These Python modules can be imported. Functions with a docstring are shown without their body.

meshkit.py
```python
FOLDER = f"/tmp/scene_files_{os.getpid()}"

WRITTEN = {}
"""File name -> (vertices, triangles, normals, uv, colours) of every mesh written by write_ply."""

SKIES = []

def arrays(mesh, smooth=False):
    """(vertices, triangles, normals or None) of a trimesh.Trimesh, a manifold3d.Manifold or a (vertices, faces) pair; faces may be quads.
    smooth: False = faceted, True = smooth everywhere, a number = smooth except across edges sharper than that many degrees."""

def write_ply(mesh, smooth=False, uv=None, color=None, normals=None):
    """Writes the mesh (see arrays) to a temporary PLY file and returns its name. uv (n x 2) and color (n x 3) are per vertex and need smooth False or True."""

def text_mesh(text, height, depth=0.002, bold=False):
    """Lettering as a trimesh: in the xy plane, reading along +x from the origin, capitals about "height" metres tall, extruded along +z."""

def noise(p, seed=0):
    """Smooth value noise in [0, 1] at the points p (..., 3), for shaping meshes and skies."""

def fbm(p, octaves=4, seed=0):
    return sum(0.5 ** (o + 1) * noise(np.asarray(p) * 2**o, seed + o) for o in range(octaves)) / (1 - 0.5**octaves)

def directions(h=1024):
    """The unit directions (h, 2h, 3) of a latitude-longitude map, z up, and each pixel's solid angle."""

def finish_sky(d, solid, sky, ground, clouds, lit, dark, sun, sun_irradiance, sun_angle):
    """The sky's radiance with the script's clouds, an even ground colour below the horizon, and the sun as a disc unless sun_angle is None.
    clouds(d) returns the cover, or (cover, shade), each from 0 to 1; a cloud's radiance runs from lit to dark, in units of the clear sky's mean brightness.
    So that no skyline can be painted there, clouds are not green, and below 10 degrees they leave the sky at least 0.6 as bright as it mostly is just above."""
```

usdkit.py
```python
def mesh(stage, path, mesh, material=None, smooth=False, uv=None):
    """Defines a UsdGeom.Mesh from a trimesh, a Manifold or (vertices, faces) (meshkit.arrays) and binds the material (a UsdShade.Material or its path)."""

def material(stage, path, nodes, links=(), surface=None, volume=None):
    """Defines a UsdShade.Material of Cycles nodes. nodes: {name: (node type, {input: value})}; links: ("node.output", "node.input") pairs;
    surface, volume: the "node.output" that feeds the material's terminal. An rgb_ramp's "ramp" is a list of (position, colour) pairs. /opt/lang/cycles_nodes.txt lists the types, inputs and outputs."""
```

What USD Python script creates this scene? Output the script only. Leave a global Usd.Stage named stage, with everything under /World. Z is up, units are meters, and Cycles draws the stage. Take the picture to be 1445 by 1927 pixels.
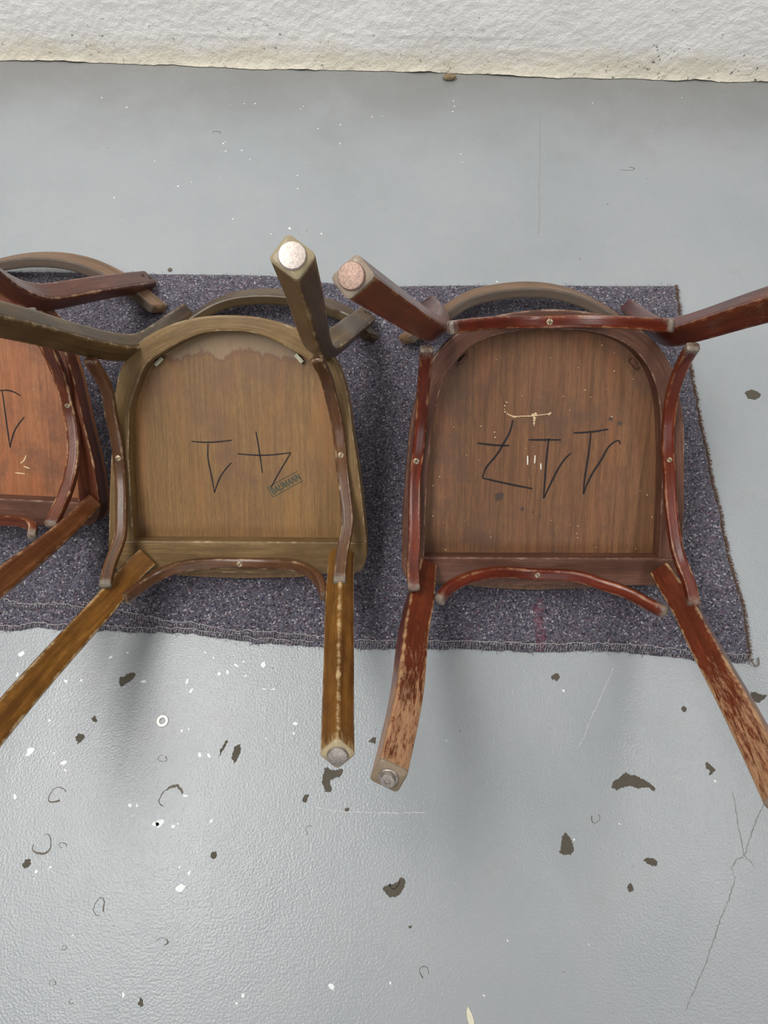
import math, random
import numpy as np, trimesh, usdkit, meshkit
from scipy.interpolate import CubicSpline
from scipy.spatial import cKDTree
from shapely.geometry import Polygon, LineString
from pxr import Usd, UsdGeom, UsdLux, UsdShade, Gf, Sdf, Vt

stage = Usd.Stage.CreateInMemory()
UsdGeom.SetStageUpAxis(stage, UsdGeom.Tokens.z)
UsdGeom.SetStageMetersPerUnit(stage, 1.0)
UsdGeom.Xform.Define(stage, '/World')
UsdGeom.Scope.Define(stage, '/World/Looks')
T_ = Sdf.ValueTypeNames

# ------------------------------------------------------------------ camera
cam = UsdGeom.Camera.Define(stage, '/World/camera')
cam.AddTranslateOp().Set(Gf.Vec3d(0, 0, 1.23))
cam.AddRotateXOp().Set(90 - 66.4)
cam.CreateHorizontalApertureAttr(36.0)
cam.CreateVerticalApertureAttr(36.0 * 1927 / 1445)
cam.CreateFocalLengthAttr(36.0 * 1450 / 1445)
cam.CreateClippingRangeAttr(Gf.Vec2f(0.02, 50))
cam.CreateExposureAttr(0.05)

# ------------------------------------------------------------------ light
dome = UsdLux.DomeLight.Define(stage, '/World/room_light')
dome.CreateIntensityAttr(0.038)
dome.CreateColorAttr(Gf.Vec3f(0.98, 0.99, 1.0))
def rect(name, loc, size, power, color=(1, 0.985, 0.95), rot=(0, 0, 0)):
    l = UsdLux.RectLight.Define(stage, '/World/' + name)
    l.AddTranslateOp().Set(Gf.Vec3d(*loc)); l.AddRotateXYZOp().Set(Gf.Vec3f(*rot))
    l.CreateWidthAttr(size[0]); l.CreateHeightAttr(size[1])
    l.CreateIntensityAttr(power); l.CreateColorAttr(Gf.Vec3f(*color))
rect('ceiling_lamp', (-1.05, 0.55, 2.7), (0.85, 2.4), 13.0, rot=(26, 0, 0))
rect('ceiling_lamp_001', (1.5, 0.55, 2.7), (0.16, 2.4), 30.0, rot=(38, 0, 0))
rect('added_fill_light', (0.3, -2.7, 1.7), (2.6, 1.5), 2.6, (0.97, 0.985, 1.0), (90, 0, 0))  # added fill behind the camera to brighten the wall, no real window

# ------------------------------------------------------------------ naming and tagging
used = {}
def numbered(parent, name):
    k = (parent, name); n = used.get(k, 0); used[k] = n + 1
    return f'{parent}/{name}' + (f'_{n:03d}' if n else '')
def tag(p, label=None, cat=None, group=None, kind=None):
    for k, v in (('label', label), ('category', cat), ('group', group), ('kind', kind)):
        if v: p.SetCustomDataByKey(k, v)
    return p
def bind(p, m):
    UsdShade.MaterialBindingAPI.Apply(p).Bind(m)

class M:
    """vertices, triangles and per-vertex 'grain' (rest position along the timber) and 'mask' (edge, bare, dust)"""
    def __init__(s): s.v, s.f, s.g, s.m, s.n = [], [], [], [], 0
    def add(s, v, f, g=None, m=None):
        v = np.asarray(v, float); f = np.asarray(f, int)
        if f.shape[1] == 4: f = np.vstack([f[:, [0, 1, 2]], f[:, [0, 2, 3]]])
        s.v.append(v); s.f.append(f + s.n)
        s.g.append(v.copy() if g is None else np.asarray(g, float))
        s.m.append(np.zeros((len(v), 3)) if m is None else np.asarray(m, float)); s.n += len(v)
        return s
    def tm(s, t): return s.add(t.vertices, t.faces)
    def get(s): return np.vstack(s.v), np.vstack(s.f), np.vstack(s.g), np.vstack(s.m)

def obj(name, mesh, mat, parent='/World', smooth=40, label=None, cat=None, group=None, kind=None):
    path = numbered(str(parent), name)
    v, f, g, m = mesh.get()
    nv, nf, nn = meshkit.arrays((v, f), smooth)
    i = cKDTree(v).query(nv)[1] if len(nv) != len(v) or smooth else np.arange(len(v))
    p = UsdGeom.Mesh.Define(stage, path)
    p.CreatePointsAttr(Vt.Vec3fArray.FromNumpy(nv.astype(np.float32)))
    p.CreateFaceVertexCountsAttr(Vt.IntArray.FromNumpy(np.full(len(nf), 3, np.int32)))
    p.CreateFaceVertexIndicesAttr(Vt.IntArray.FromNumpy(nf.astype(np.int32).ravel()))
    p.CreateSubdivisionSchemeAttr('none')
    if nn is not None:
        p.CreateNormalsAttr(Vt.Vec3fArray.FromNumpy(nn.astype(np.float32))); p.SetNormalsInterpolation('vertex')
    api = UsdGeom.PrimvarsAPI(p)
    for k, a in (('grain', g), ('mask', m)):
        api.CreatePrimvar(k, T_.Float3Array, 'vertex').Set(Vt.Vec3fArray.FromNumpy(a[i].astype(np.float32)))
    bind(p.GetPrim(), mat)
    return tag(p.GetPrim(), label, cat, group, kind)

# ------------------------------------------------------------------ materials
def mat(name, nodes, links, surface='p.BSDF'):
    return usdkit.material(stage, '/World/Looks/' + name, nodes, links, surface=surface)

def wood(name, dark, mid, tone, bare, edge, rough=0.33, edge_at=(0.85, 1.2), bare_k=1.5, coat=0.25, dustc=(0.20, 0.175, 0.14)):
    n = {'a': ('attribute', {'attribute': 'grain'}), 'k': ('attribute', {'attribute': 'mask'}), 'ks': ('separate_xyz', {}),
         'm1': ('mapping', {'scale': (90, 90, 5)}), 'n1': ('noise_texture', {'scale': 1.0, 'detail': 5.0, 'roughness': 0.6, 'distortion': 0.4}),
         'r1': ('rgb_ramp', {'ramp': [(0.28, dark), (0.52, mid), (0.75, tone)]}),
         'm2': ('mapping', {'scale': (900, 900, 40)}), 'n2': ('noise_texture', {'scale': 1.0, 'detail': 3.0, 'roughness': 0.7}),
         'c2': ('map_range', {'from_min': 0.35, 'from_max': 0.6, 'to_min': 0.62, 'to_max': 1.08, 'clamp': True}), 'g2': ('combine_color', {}),
         'x2': ('mix_color', {'blend_type': 'multiply', 'fac': 0.8}),
         'n3': ('noise_texture', {'scale': 16.0, 'detail': 4.0, 'roughness': 0.65}), 'c3': ('map_range', {'from_min': 0.42, 'from_max': 0.68, 'to_min': 0, 'to_max': 0.75, 'clamp': True}),
         'x3': ('mix_color', {'b': dark}),
         'ne': ('noise_texture', {'scale': 42.0, 'detail': 6.0, 'roughness': 0.72}),
         'ea': ('math', {'math_type': 'multiply_add', 'value2': 1.5, 'value3': -0.75}), 'eb': ('math', {'math_type': 'add'}),
         'ec': ('map_range', {'range_type': 'smoothstep', 'from_min': edge_at[0], 'from_max': edge_at[1], 'to_min': 0, 'to_max': 0.95, 'clamp': True}),
         'x4': ('mix_color', {'b': edge}),
         'mb': ('mapping', {'scale': (260, 260, 36)}), 'nb': ('noise_texture', {'scale': 1.0, 'detail': 7.0, 'roughness': 0.78}),
         'ba': ('math', {'math_type': 'multiply_add', 'value2': bare_k, 'value3': -bare_k / 2}), 'bb': ('math', {'math_type': 'add'}),
         'bc': ('map_range', {'range_type': 'smoothstep', 'from_min': 0.36, 'from_max': 0.78, 'to_min': 0, 'to_max': 0.9, 'clamp': True}),
         'xb': ('mix_color', {'blend_type': 'multiply', 'fac': 0.75, 'a': bare}), 'x5': ('mix_color', {}),
         'da': ('math', {'math_type': 'multiply_add', 'value2': 1.2, 'value3': -0.6}), 'db': ('math', {'math_type': 'add'}),
         'dc': ('map_range', {'range_type': 'smoothstep', 'from_min': 0.4, 'from_max': 0.75, 'to_min': 0, 'to_max': 0.8, 'clamp': True}),
         'x6': ('mix_color', {'b': dustc}),
         'ro': ('map_range', {'from_min': 0, 'from_max': 1, 'to_min': rough, 'to_max': 0.68, 'clamp': True}),
         'bp': ('bump', {'strength': 0.22, 'distance': 0.0012}), 'p': ('principled_bsdf', {'coat_weight': coat, 'coat_roughness': 0.16, 'specular_ior_level': 0.28})}
    l = [('k.vector', 'ks.vector'), ('a.vector', 'm1.vector'), ('m1.vector', 'n1.vector'), ('n1.fac', 'r1.fac'),
         ('a.vector', 'm2.vector'), ('m2.vector', 'n2.vector'), ('n2.fac', 'c2.value'), ('c2.result', 'g2.r'), ('c2.result', 'g2.g'), ('c2.result', 'g2.b'),
         ('r1.color', 'x2.a'), ('g2.color', 'x2.b'), ('a.vector', 'n3.vector'), ('n3.fac', 'c3.value'), ('c3.result', 'x3.fac'), ('x2.result', 'x3.a'),
         ('a.vector', 'ne.vector'), ('ne.fac', 'ea.value1'), ('ea.value', 'eb.value1'), ('ks.x', 'eb.value2'), ('eb.value', 'ec.value'), ('ec.result', 'x4.fac'), ('x3.result', 'x4.a'),
         ('a.vector', 'mb.vector'), ('mb.vector', 'nb.vector'), ('nb.fac', 'ba.value1'), ('ba.value', 'bb.value1'), ('ks.y', 'bb.value2'), ('bb.value', 'bc.value'), ('bc.result', 'x5.fac'), ('g2.color', 'xb.b'), ('xb.result', 'x5.b'), ('x4.result', 'x5.a'),
         ('ne.fac', 'da.value1'), ('da.value', 'db.value1'), ('ks.z', 'db.value2'), ('db.value', 'dc.value'), ('dc.result', 'x6.fac'), ('x5.result', 'x6.a'),
         ('x6.result', 'p.base_color'), ('bc.result', 'ro.value'), ('ro.result', 'p.roughness'), ('n2.fac', 'bp.height'), ('bp.normal', 'p.normal')]
    return mat(name, n, l)

def panel(name, dark, mid, light, stain, warm, rough=0.5, figure=0.35, speck=0.5, water=None, blot=(0.55, 0.72, 13.0)):
    n = {'a': ('attribute', {'attribute': 'grain'}), 'ss': ('separate_xyz', {}),
         'm1': ('mapping', {'scale': (230, 230, 7)}), 'n1': ('noise_texture', {'scale': 1.0, 'detail': 5.0, 'roughness': 0.6, 'distortion': 0.3}),
         'r1': ('rgb_ramp', {'ramp': [(0.22, dark), (0.5, mid), (0.8, light)]}),
         'm2': ('mapping', {'scale': (1100, 1100, 70)}), 'n2': ('noise_texture', {'scale': 1.0, 'detail': 3.0, 'roughness': 0.7}),
         'c2': ('map_range', {'from_min': 0.33, 'from_max': 0.6, 'to_min': 0.6, 'to_max': 1.1, 'clamp': True}), 'g2': ('combine_color', {}), 'x2': ('mix_color', {'blend_type': 'multiply', 'fac': 0.7}), 'mo': ('mapping', {'scale': (26, 26, 4)}), 'no': ('noise_texture', {'scale': 1.0, 'detail': 4.0, 'roughness': 0.6}), 'co': ('map_range', {'range_type': 'smoothstep', 'from_min': 0.5, 'from_max': 0.72, 'to_min': 0, 'to_max': 0.65, 'clamp': True}), 'xo': ('mix_color', {'b': warm}),
         'mf': ('mapping', {'scale': (1.0, 1.0, 0.16)}), 'w': ('wave_texture', {'scale': 14.0, 'distortion': 5.0, 'detail': 3.0, 'detail_scale': 3.0, 'detail_roughness': 0.6}),
         'cw': ('map_range', {'from_min': 0.0, 'from_max': 0.22, 'to_min': figure, 'to_max': 0.0, 'clamp': True}), 'xw': ('mix_color', {'b': tuple(c * 0.55 for c in dark)}),
         'n3': ('noise_texture', {'scale': blot[2], 'detail': 6.0, 'roughness': 0.7}), 'c3': ('map_range', {'range_type': 'smoothstep', 'from_min': blot[0], 'from_max': blot[1], 'to_min': 0, 'to_max': 0.7, 'clamp': True}), 'x3': ('mix_color', {'b': stain}),
         'v': ('voronoi_texture', {'scale': 95.0}), 'vs': ('separate_color', {}), 'vr': ('math', {'math_type': 'multiply_add', 'value2': 0.16, 'value3': -0.16 + 0.16 * speck * 0.42}),
         'vd': ('math', {'math_type': 'subtract'}), 'vc': ('math', {'math_type': 'less_than', 'value2': 0.0}), 'xv': ('mix_color', {'b': (0.62, 0.48, 0.30)}),
         'n5': ('noise_texture', {'scale': 38.0, 'detail': 5.0, 'roughness': 0.75}), 'c5': ('map_range', {'range_type': 'smoothstep', 'from_min': 0.66, 'from_max': 0.74, 'to_min': 0, 'to_max': 0.75, 'clamp': True}), 'x5': ('mix_color', {'b': (0.03, 0.025, 0.02)}),
         'bp': ('bump', {'strength': 0.25, 'distance': 0.001}), 'p': ('principled_bsdf', {'roughness': rough, 'specular_ior_level': 0.4})}
    l = [('a.vector', 'm1.vector'), ('m1.vector', 'n1.vector'), ('n1.fac', 'r1.fac'), ('a.vector', 'm2.vector'), ('m2.vector', 'n2.vector'), ('n2.fac', 'c2.value'),
         ('c2.result', 'g2.r'), ('c2.result', 'g2.g'), ('c2.result', 'g2.b'), ('r1.color', 'x2.a'), ('g2.color', 'x2.b'),
         ('a.vector', 'mf.vector'), ('mf.vector', 'w.vector'), ('w.fac', 'cw.value'), ('cw.result', 'xw.fac'), ('a.vector', 'mo.vector'), ('mo.vector', 'no.vector'), ('no.fac', 'co.value'), ('co.result', 'xo.fac'), ('x2.result', 'xo.a'), ('xo.result', 'xw.a'),
         ('a.vector', 'n3.vector'), ('n3.fac', 'c3.value'), ('c3.result', 'x3.fac'), ('xw.result', 'x3.a'),
         ('a.vector', 'n5.vector'), ('n5.fac', 'c5.value'), ('c5.result', 'x5.fac'), ('x3.result', 'x5.a'),
         ('a.vector', 'v.vector'), ('v.color', 'vs.color'), ('vs.r', 'vr.value1'), ('v.distance', 'vd.value1'), ('vr.value', 'vd.value2'), ('vd.value', 'vc.value1'), ('vc.value', 'xv.fac'), ('x5.result', 'xv.a'),
         ('n2.fac', 'bp.height'), ('bp.normal', 'p.normal')]
    last = 'xv.result'
    if water:                                                      # tide mark of an old water stain near the rear edge of the panel
        at, wash, line = water
        n.update({'wn': ('noise_texture', {'scale': 26.0, 'detail': 5.0, 'roughness': 0.65}), 'wa': ('math', {'math_type': 'multiply_add', 'value2': 0.075, 'value3': -0.0375 - at}),
                  'wb': ('math', {'math_type': 'add'}), 'wsep': ('separate_xyz', {}), 'mw': ('mapping', {'scale': (1, 1, 0.35)}),
                  'wc': ('map_range', {'range_type': 'smoothstep', 'from_min': 0, 'from_max': 0.003, 'to_min': 0, 'to_max': 0.6, 'clamp': True}), 'xw1': ('mix_color', {'b': wash}),
                  'wl': ('math', {'math_type': 'absolute'}), 'wd': ('map_range', {'range_type': 'smoothstep', 'from_min': 0.0, 'from_max': 0.006, 'to_min': 0.6, 'to_max': 0, 'clamp': True}), 'xw2': ('mix_color', {'b': line})})
        l += [('a.vector', 'mw.vector'), ('mw.vector', 'wn.vector'), ('wn.fac', 'wa.value1'), ('a.vector', 'wsep.vector'), ('wsep.z', 'wb.value1'), ('wa.value', 'wb.value2'),
              ('wb.value', 'wc.value'), ('wc.result', 'xw1.fac'), (last, 'xw1.a'), ('wb.value', 'wl.value1'), ('wl.value', 'wd.value'), ('wd.result', 'xw2.fac'), ('xw1.result', 'xw2.a')]
        last = 'xw2.result'
    return mat(name, n, l + [(last, 'p.base_color')])

def plain(name, color, rough=0.5, metal=0.0, var=0.25, scale=300.0, bump=0.2, spec=0.5):
    return mat(name, {'g': ('geometry', {}), 'n': ('noise_texture', {'scale': scale, 'detail': 4.0, 'roughness': 0.7}),
                      'r': ('rgb_ramp', {'ramp': [(0.3, tuple(c * (1 - var) for c in color)), (0.7, tuple(min(1, c * (1 + var)) for c in color))]}),
                      'b': ('bump', {'strength': bump, 'distance': 0.001}), 'p': ('principled_bsdf', {'roughness': rough, 'metallic': metal, 'specular_ior_level': spec})},
               [('g.position', 'n.vector'), ('n.fac', 'r.fac'), ('r.color', 'p.base_color'), ('n.fac', 'b.height'), ('b.normal', 'p.normal')])

# measured outlines, metres on the floor
CHIPS = {'crescent':[(0.3423,0.0844),(0.3474,0.0935),(0.3542,0.0965),(0.3603,0.1011),(0.3666,0.1057),(0.3726,0.1026),(0.3806,0.1018),(0.3873,0.098),(0.3933,0.095),(0.4009,0.0912),(0.4065,0.0859),(0.4083,0.0813),(0.4049,0.0798),(0.3998,0.0836),(0.3919,0.0844),(0.3822,0.0836),(0.3706,0.0866),(0.3599,0.0844),(0.3498,0.0806)],'wolf':[(-0.0901,0.1126),(-0.0861,0.1134),(-0.0804,0.1095),(-0.0731,0.1095),(-0.0634,0.1118),(-0.0618,0.1095),(-0.0664,0.0996),(-0.072,0.0988),(-0.0768,0.0965),(-0.0808,0.0957),(-0.0822,0.0897),(-0.0781,0.0844),(-0.0803,0.0776),(-0.0883,0.0783),(-0.0901,0.0859),(-0.0943,0.0919),(-0.0922,0.1011)],'cat':[(-0.4215,0.2472),(-0.4204,0.2514),(-0.4144,0.2505),(-0.4107,0.2548),(-0.4043,0.2573),(-0.3974,0.2565),(-0.3953,0.2539),(-0.4011,0.2463),(-0.4072,0.2413),(-0.4148,0.2354),(-0.4183,0.2363)],'pear':[(0.2633,0.0186),(0.2659,0.0208),(0.2704,0.0194),(0.2731,0.015),(0.2756,0.0086),(0.2782,0.0028),(0.2768,-0.0036),(0.2717,-0.0078),(0.2631,-0.0085),(0.2542,-0.0043),(0.2584,-0.0007),(0.2598,0.0064)],'right':[(0.579,0.2262),(0.5858,0.2262),(0.5937,0.2237),(0.6041,0.2213),(0.5979,0.2155),(0.5893,0.2097),(0.5844,0.2105),(0.5788,0.2163)],'oval':[(0.6734,0.7795),(0.6783,0.7841),(0.6879,0.7876),(0.6972,0.7841),(0.703,0.7783),(0.6994,0.7702),(0.6896,0.7656),(0.6782,0.7679)],'boat':[(-0.0019,-0.0531),(0.0011,-0.0497),(0.0065,-0.0483),(0.0134,-0.0462),(0.0195,-0.0435),(0.0249,-0.038),(0.031,-0.0407),(0.0302,-0.049),(0.0263,-0.0559),(0.0209,-0.062),(0.0133,-0.064),(0.0057,-0.062)],'bean':[(0.3769,-0.0149),(0.3835,-0.0121),(0.3927,-0.0128),(0.3976,-0.0163),(0.396,-0.0226),(0.3889,-0.0233),(0.3825,-0.0198)],'drop':[(0.3499,-0.0511),(0.3545,-0.0449),(0.3578,-0.0497),(0.3587,-0.0545),(0.3553,-0.0572),(0.3509,-0.0559)],'bird':[(0.4907,0.1195),(0.4933,0.1211),(0.4973,0.1157),(0.5036,0.1103),(0.4976,0.1034),(0.4925,0.1018),(0.4953,0.1087),(0.49,0.1111)],'dot':[(0.466,0.2015),(0.47,0.2056),(0.4746,0.2031),(0.4739,0.1982),(0.4701,0.1958),(0.4662,0.1974)],'curl':[(0.2663,0.2514),(0.2718,0.2565),(0.2794,0.2556),(0.2806,0.2505),(0.2749,0.2438),(0.271,0.2472),(0.2675,0.2455)],'sq':[(-0.0242,0.1516),(-0.0176,0.1564),(-0.0119,0.1572),(-0.0135,0.1485),(-0.0192,0.1493)],'wing':[(-0.123,0.0686),(-0.1193,0.0738),(-0.1137,0.0753),(-0.1135,0.0693),(-0.1172,0.0626),(-0.1221,0.0648)],'tear':[(-0.2531,-0.0078),(-0.2496,-0.0036),(-0.2441,-0.0043),(-0.2436,-0.0099),(-0.2479,-0.0142),(-0.2519,-0.0128)],'leafc':[(-0.2328,0.1281),(-0.2293,0.1453),(-0.2213,0.1477),(-0.2198,0.1382),(-0.2244,0.1242),(-0.2296,0.118)],'leafd':[(-0.2509,0.1398),(-0.2423,0.154),(-0.2404,0.1508),(-0.2468,0.139),(-0.2531,0.1273)],'seed':[(-0.5256,-0.0219),(-0.5187,-0.0135),(-0.5123,-0.0149),(-0.5138,-0.0233),(-0.521,-0.0261)],'heart':[(-0.4767,0.1588),(-0.4724,0.1627),(-0.464,0.1619),(-0.4617,0.1572),(-0.4665,0.1516),(-0.4715,0.1469)],'claw':[(-0.4562,0.186),(-0.452,0.1909),(-0.4477,0.1844),(-0.4455,0.1812),(-0.4505,0.1812),(-0.454,0.1828)],'seedb':[(-0.3349,-0.1925),(-0.3315,-0.1856),(-0.3279,-0.1906),(-0.3286,-0.1968),(-0.333,-0.1962)],'pin':[(0.0348,-0.101),(0.0386,-0.099),(0.0393,-0.1029),(0.0356,-0.1036)],'grita':[(-0.0591,0.0559),(-0.0527,0.0559),(-0.0534,0.0515),(-0.0582,0.0515)]}
RINGS = [((-0.5003,0.005),0.0148,0.0128),((-0.4902,0.0738),0.0136,0.0105),((-0.3176,0.0708),0.0167,0.0179),((-0.4707,0.005),0.0055,0.0036),((-0.405,-0.0762),0.0083,0.0107),((0.0554,-0.1567),0.0066,0.0076),((0.0149,-0.0462),0.0076,0.0062),((-0.4556,-0.1688),0.0051,0.0031),((-0.4472,-0.1272),0.0045,0.0026),((-0.1102,0.0251),0.0047,0.0065),((-0.3114,-0.12),0.0104,0.0046),((-0.4257,-0.1912),0.0036,0.0031),((0.5258,1.3469),0.0161,0.0047),((0.3135,0.0412),0.0063,0.0066),((-0.3709,1.4555),0.0094,0.0049),((-0.3383,0.1265),0.0073,0.0047)]
FLECKS = [(-0.2633,0.2556,0.0026),(-0.2828,0.132,0.0039),(-0.5423,0.1359,0.0052),(-0.5055,0.2438,0.003),(-0.4813,0.2455,0.0022),(-0.44,0.2821,0.0022),(-0.4136,0.289,0.0017),(-0.3129,0.2438,0.003),(-0.3047,0.2287,0.003),(-0.2372,0.2692,0.0034),(-0.2499,0.2582,0.0026),(-0.2885,0.2899,0.0017),(-0.274,0.2813,0.0017),(-0.2257,0.2752,0.0017),(-0.2206,0.2522,0.0017),(-0.1939,0.271,0.0039),(-0.1897,0.2312,0.0022),(-0.1745,0.2312,0.0022),(-0.1384,0.178,0.0026),(-0.1394,0.1635,0.0017),(-0.3324,0.0339,0.0056),(-0.3115,0.0302,0.0022),(-0.3048,0.0339,0.0017),(-0.268,0.1304,0.0026),(-0.379,0.0596,0.0026),(-0.3687,0.0596,0.0022),(-0.3386,0.0331,0.0039),(-0.2556,0.0375,0.0026),(-0.4884,0.1203,0.0039),(-0.484,0.1087,0.0022),(-0.5053,0.1343,0.0017),(-0.5534,0.0708,0.0034),(-0.5385,0.2346,0.0026),(-0.5848,0.2882,0.0039),(-0.5843,0.2539,0.003),(-0.5211,0.1828,0.0022),(-0.3822,0.2438,0.0039),(-0.2978,0.0723,0.0026),(-0.3134,0.1675,0.0017),(-0.3029,0.1699,0.0013),(-0.2919,-0.0511,0.0052),(-0.2816,-0.0324,0.0026),(-0.2963,-0.0247,0.0017),(-0.5047,-0.0393,0.0017),(-0.5033,-0.0303,0.0022),(-0.4835,-0.0247,0.0017),(-0.0711,-0.1738,0.0039),(-0.1929,-0.1838,0.0022),(-0.2009,-0.1931,0.0017),(-0.3565,-0.1832,0.0022),(-0.1473,1.4687,0.0017),(-0.1859,1.3283,0.0017),(-0.4998,1.3704,0.0017),(-0.3463,1.4005,0.0022),(-0.189,1.5306,0.0013),(0.1593,1.5391,0.0017),(0.1575,1.5562,0.0017),(-0.003,1.5086,0.0013),(-0.0965,1.423,0.0017),(-0.354,1.423,0.0017),(-0.3115,1.4021,0.0017),(-0.1833,1.5391,0.0013),(-0.6418,1.5665,0.0017),(-0.582,1.5357,0.0017),(-0.5,1.372,0.0017),(-0.2921,1.5476,0.0017),(-0.3162,1.5476,0.0013),(-0.1958,1.1795,0.0022),(-0.1291,1.1652,0.0017),(-0.2921,1.3751,0.0017),(-0.4127,1.3083,0.0013),(-0.5717,1.2645,0.0017),(-0.3158,1.2055,0.0017),(0.2263,1.0411,0.0017),(0.1551,1.5221,0.0017),(0.1678,1.3909,0.0013),(0.1703,1.3672,0.0013),(0.473,1.5493,0.0013),(0.6781,1.5665,0.0013),(0.0091,-0.1694,0.0017),(0.1362,-0.1838,0.0017),(0.2791,0.0122,0.0013),(0.3481,0.0339,0.0013),(-0.0978,1.4803,0.0017),(-0.4401,1.2977,0.0017),(0.2837,0.2287,0.0017),(0.5,0.0935,0.0017),(0.1731,-0.1181,0.0013),(-0.1825,0.1556,0.0013),(-0.5051,0.8995,0.0013),(-0.0268,1.5053,0.0013),(-0.1842,1.2901,0.0013),(-0.2335,1.1652,0.0013)]
LINES = {'cracka':[[(0.3669,0.2641),(0.3604,0.2522),(0.3497,0.2329),(0.3394,0.2163),(0.3309,0.1999),(0.3188,0.1796),(0.3101,0.1596),(0.3003,0.1437)]],'crackb':[[(0.5242,0.0768),(0.5244,0.0559),(0.5238,0.0266),(0.5245,0.005),(0.5249,-0.0092)],[(0.5765,0.0746),(0.5541,0.0412),(0.5367,0.0122),(0.5246,-0.0107),(0.5329,-0.0163),(0.5359,-0.0247)],[(0.5246,-0.0107),(0.5123,-0.0149),(0.5031,-0.0268),(0.5068,-0.0407),(0.4933,-0.0647),(0.4722,-0.0983),(0.4486,-0.1408),(0.4287,-0.1725),(0.4097,-0.2005)]],'seam':[[(0.3524,1.5187),(0.3448,1.4392),(0.3395,1.3594),(0.331,1.2977),(0.3261,1.223),(0.3193,1.1652)]],'sc':[[(-0.1091,0.0574),(-0.0653,0.0508),(-0.0099,0.0485),(0.0613,0.0493)]]}
HEM_UP = [(-0.6356,0.3708),(-0.6015,0.3626),(-0.572,0.3599),(-0.5464,0.3635),(-0.5132,0.359),(-0.4968,0.3554),(-0.4464,0.3518),(-0.3907,0.3401),(-0.3576,0.3321),(-0.3148,0.3303),(-0.2425,0.3152),(-0.1785,0.3152),(-0.1402,0.3091),(-0.071,0.3021),(-0.0194,0.2995),(0.0667,0.2995)]
HEM_LO = [(-0.6266,0.3258),(-0.5947,0.3267),(-0.5695,0.3312),(-0.5296,0.3267),(-0.4662,0.3258),(-0.4314,0.325),(-0.4102,0.3223),(-0.3661,0.3232),(-0.3139,0.3205),(-0.2787,0.3144),(-0.209,0.3056),(-0.1053,0.2986),(-0.0193,0.2951),(0.0666,0.2951),(0.1524,0.2951),(0.2379,0.2899),(0.3239,0.2925),(0.4092,0.2882),(0.4932,0.2778),(0.5843,0.2718)]

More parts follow.
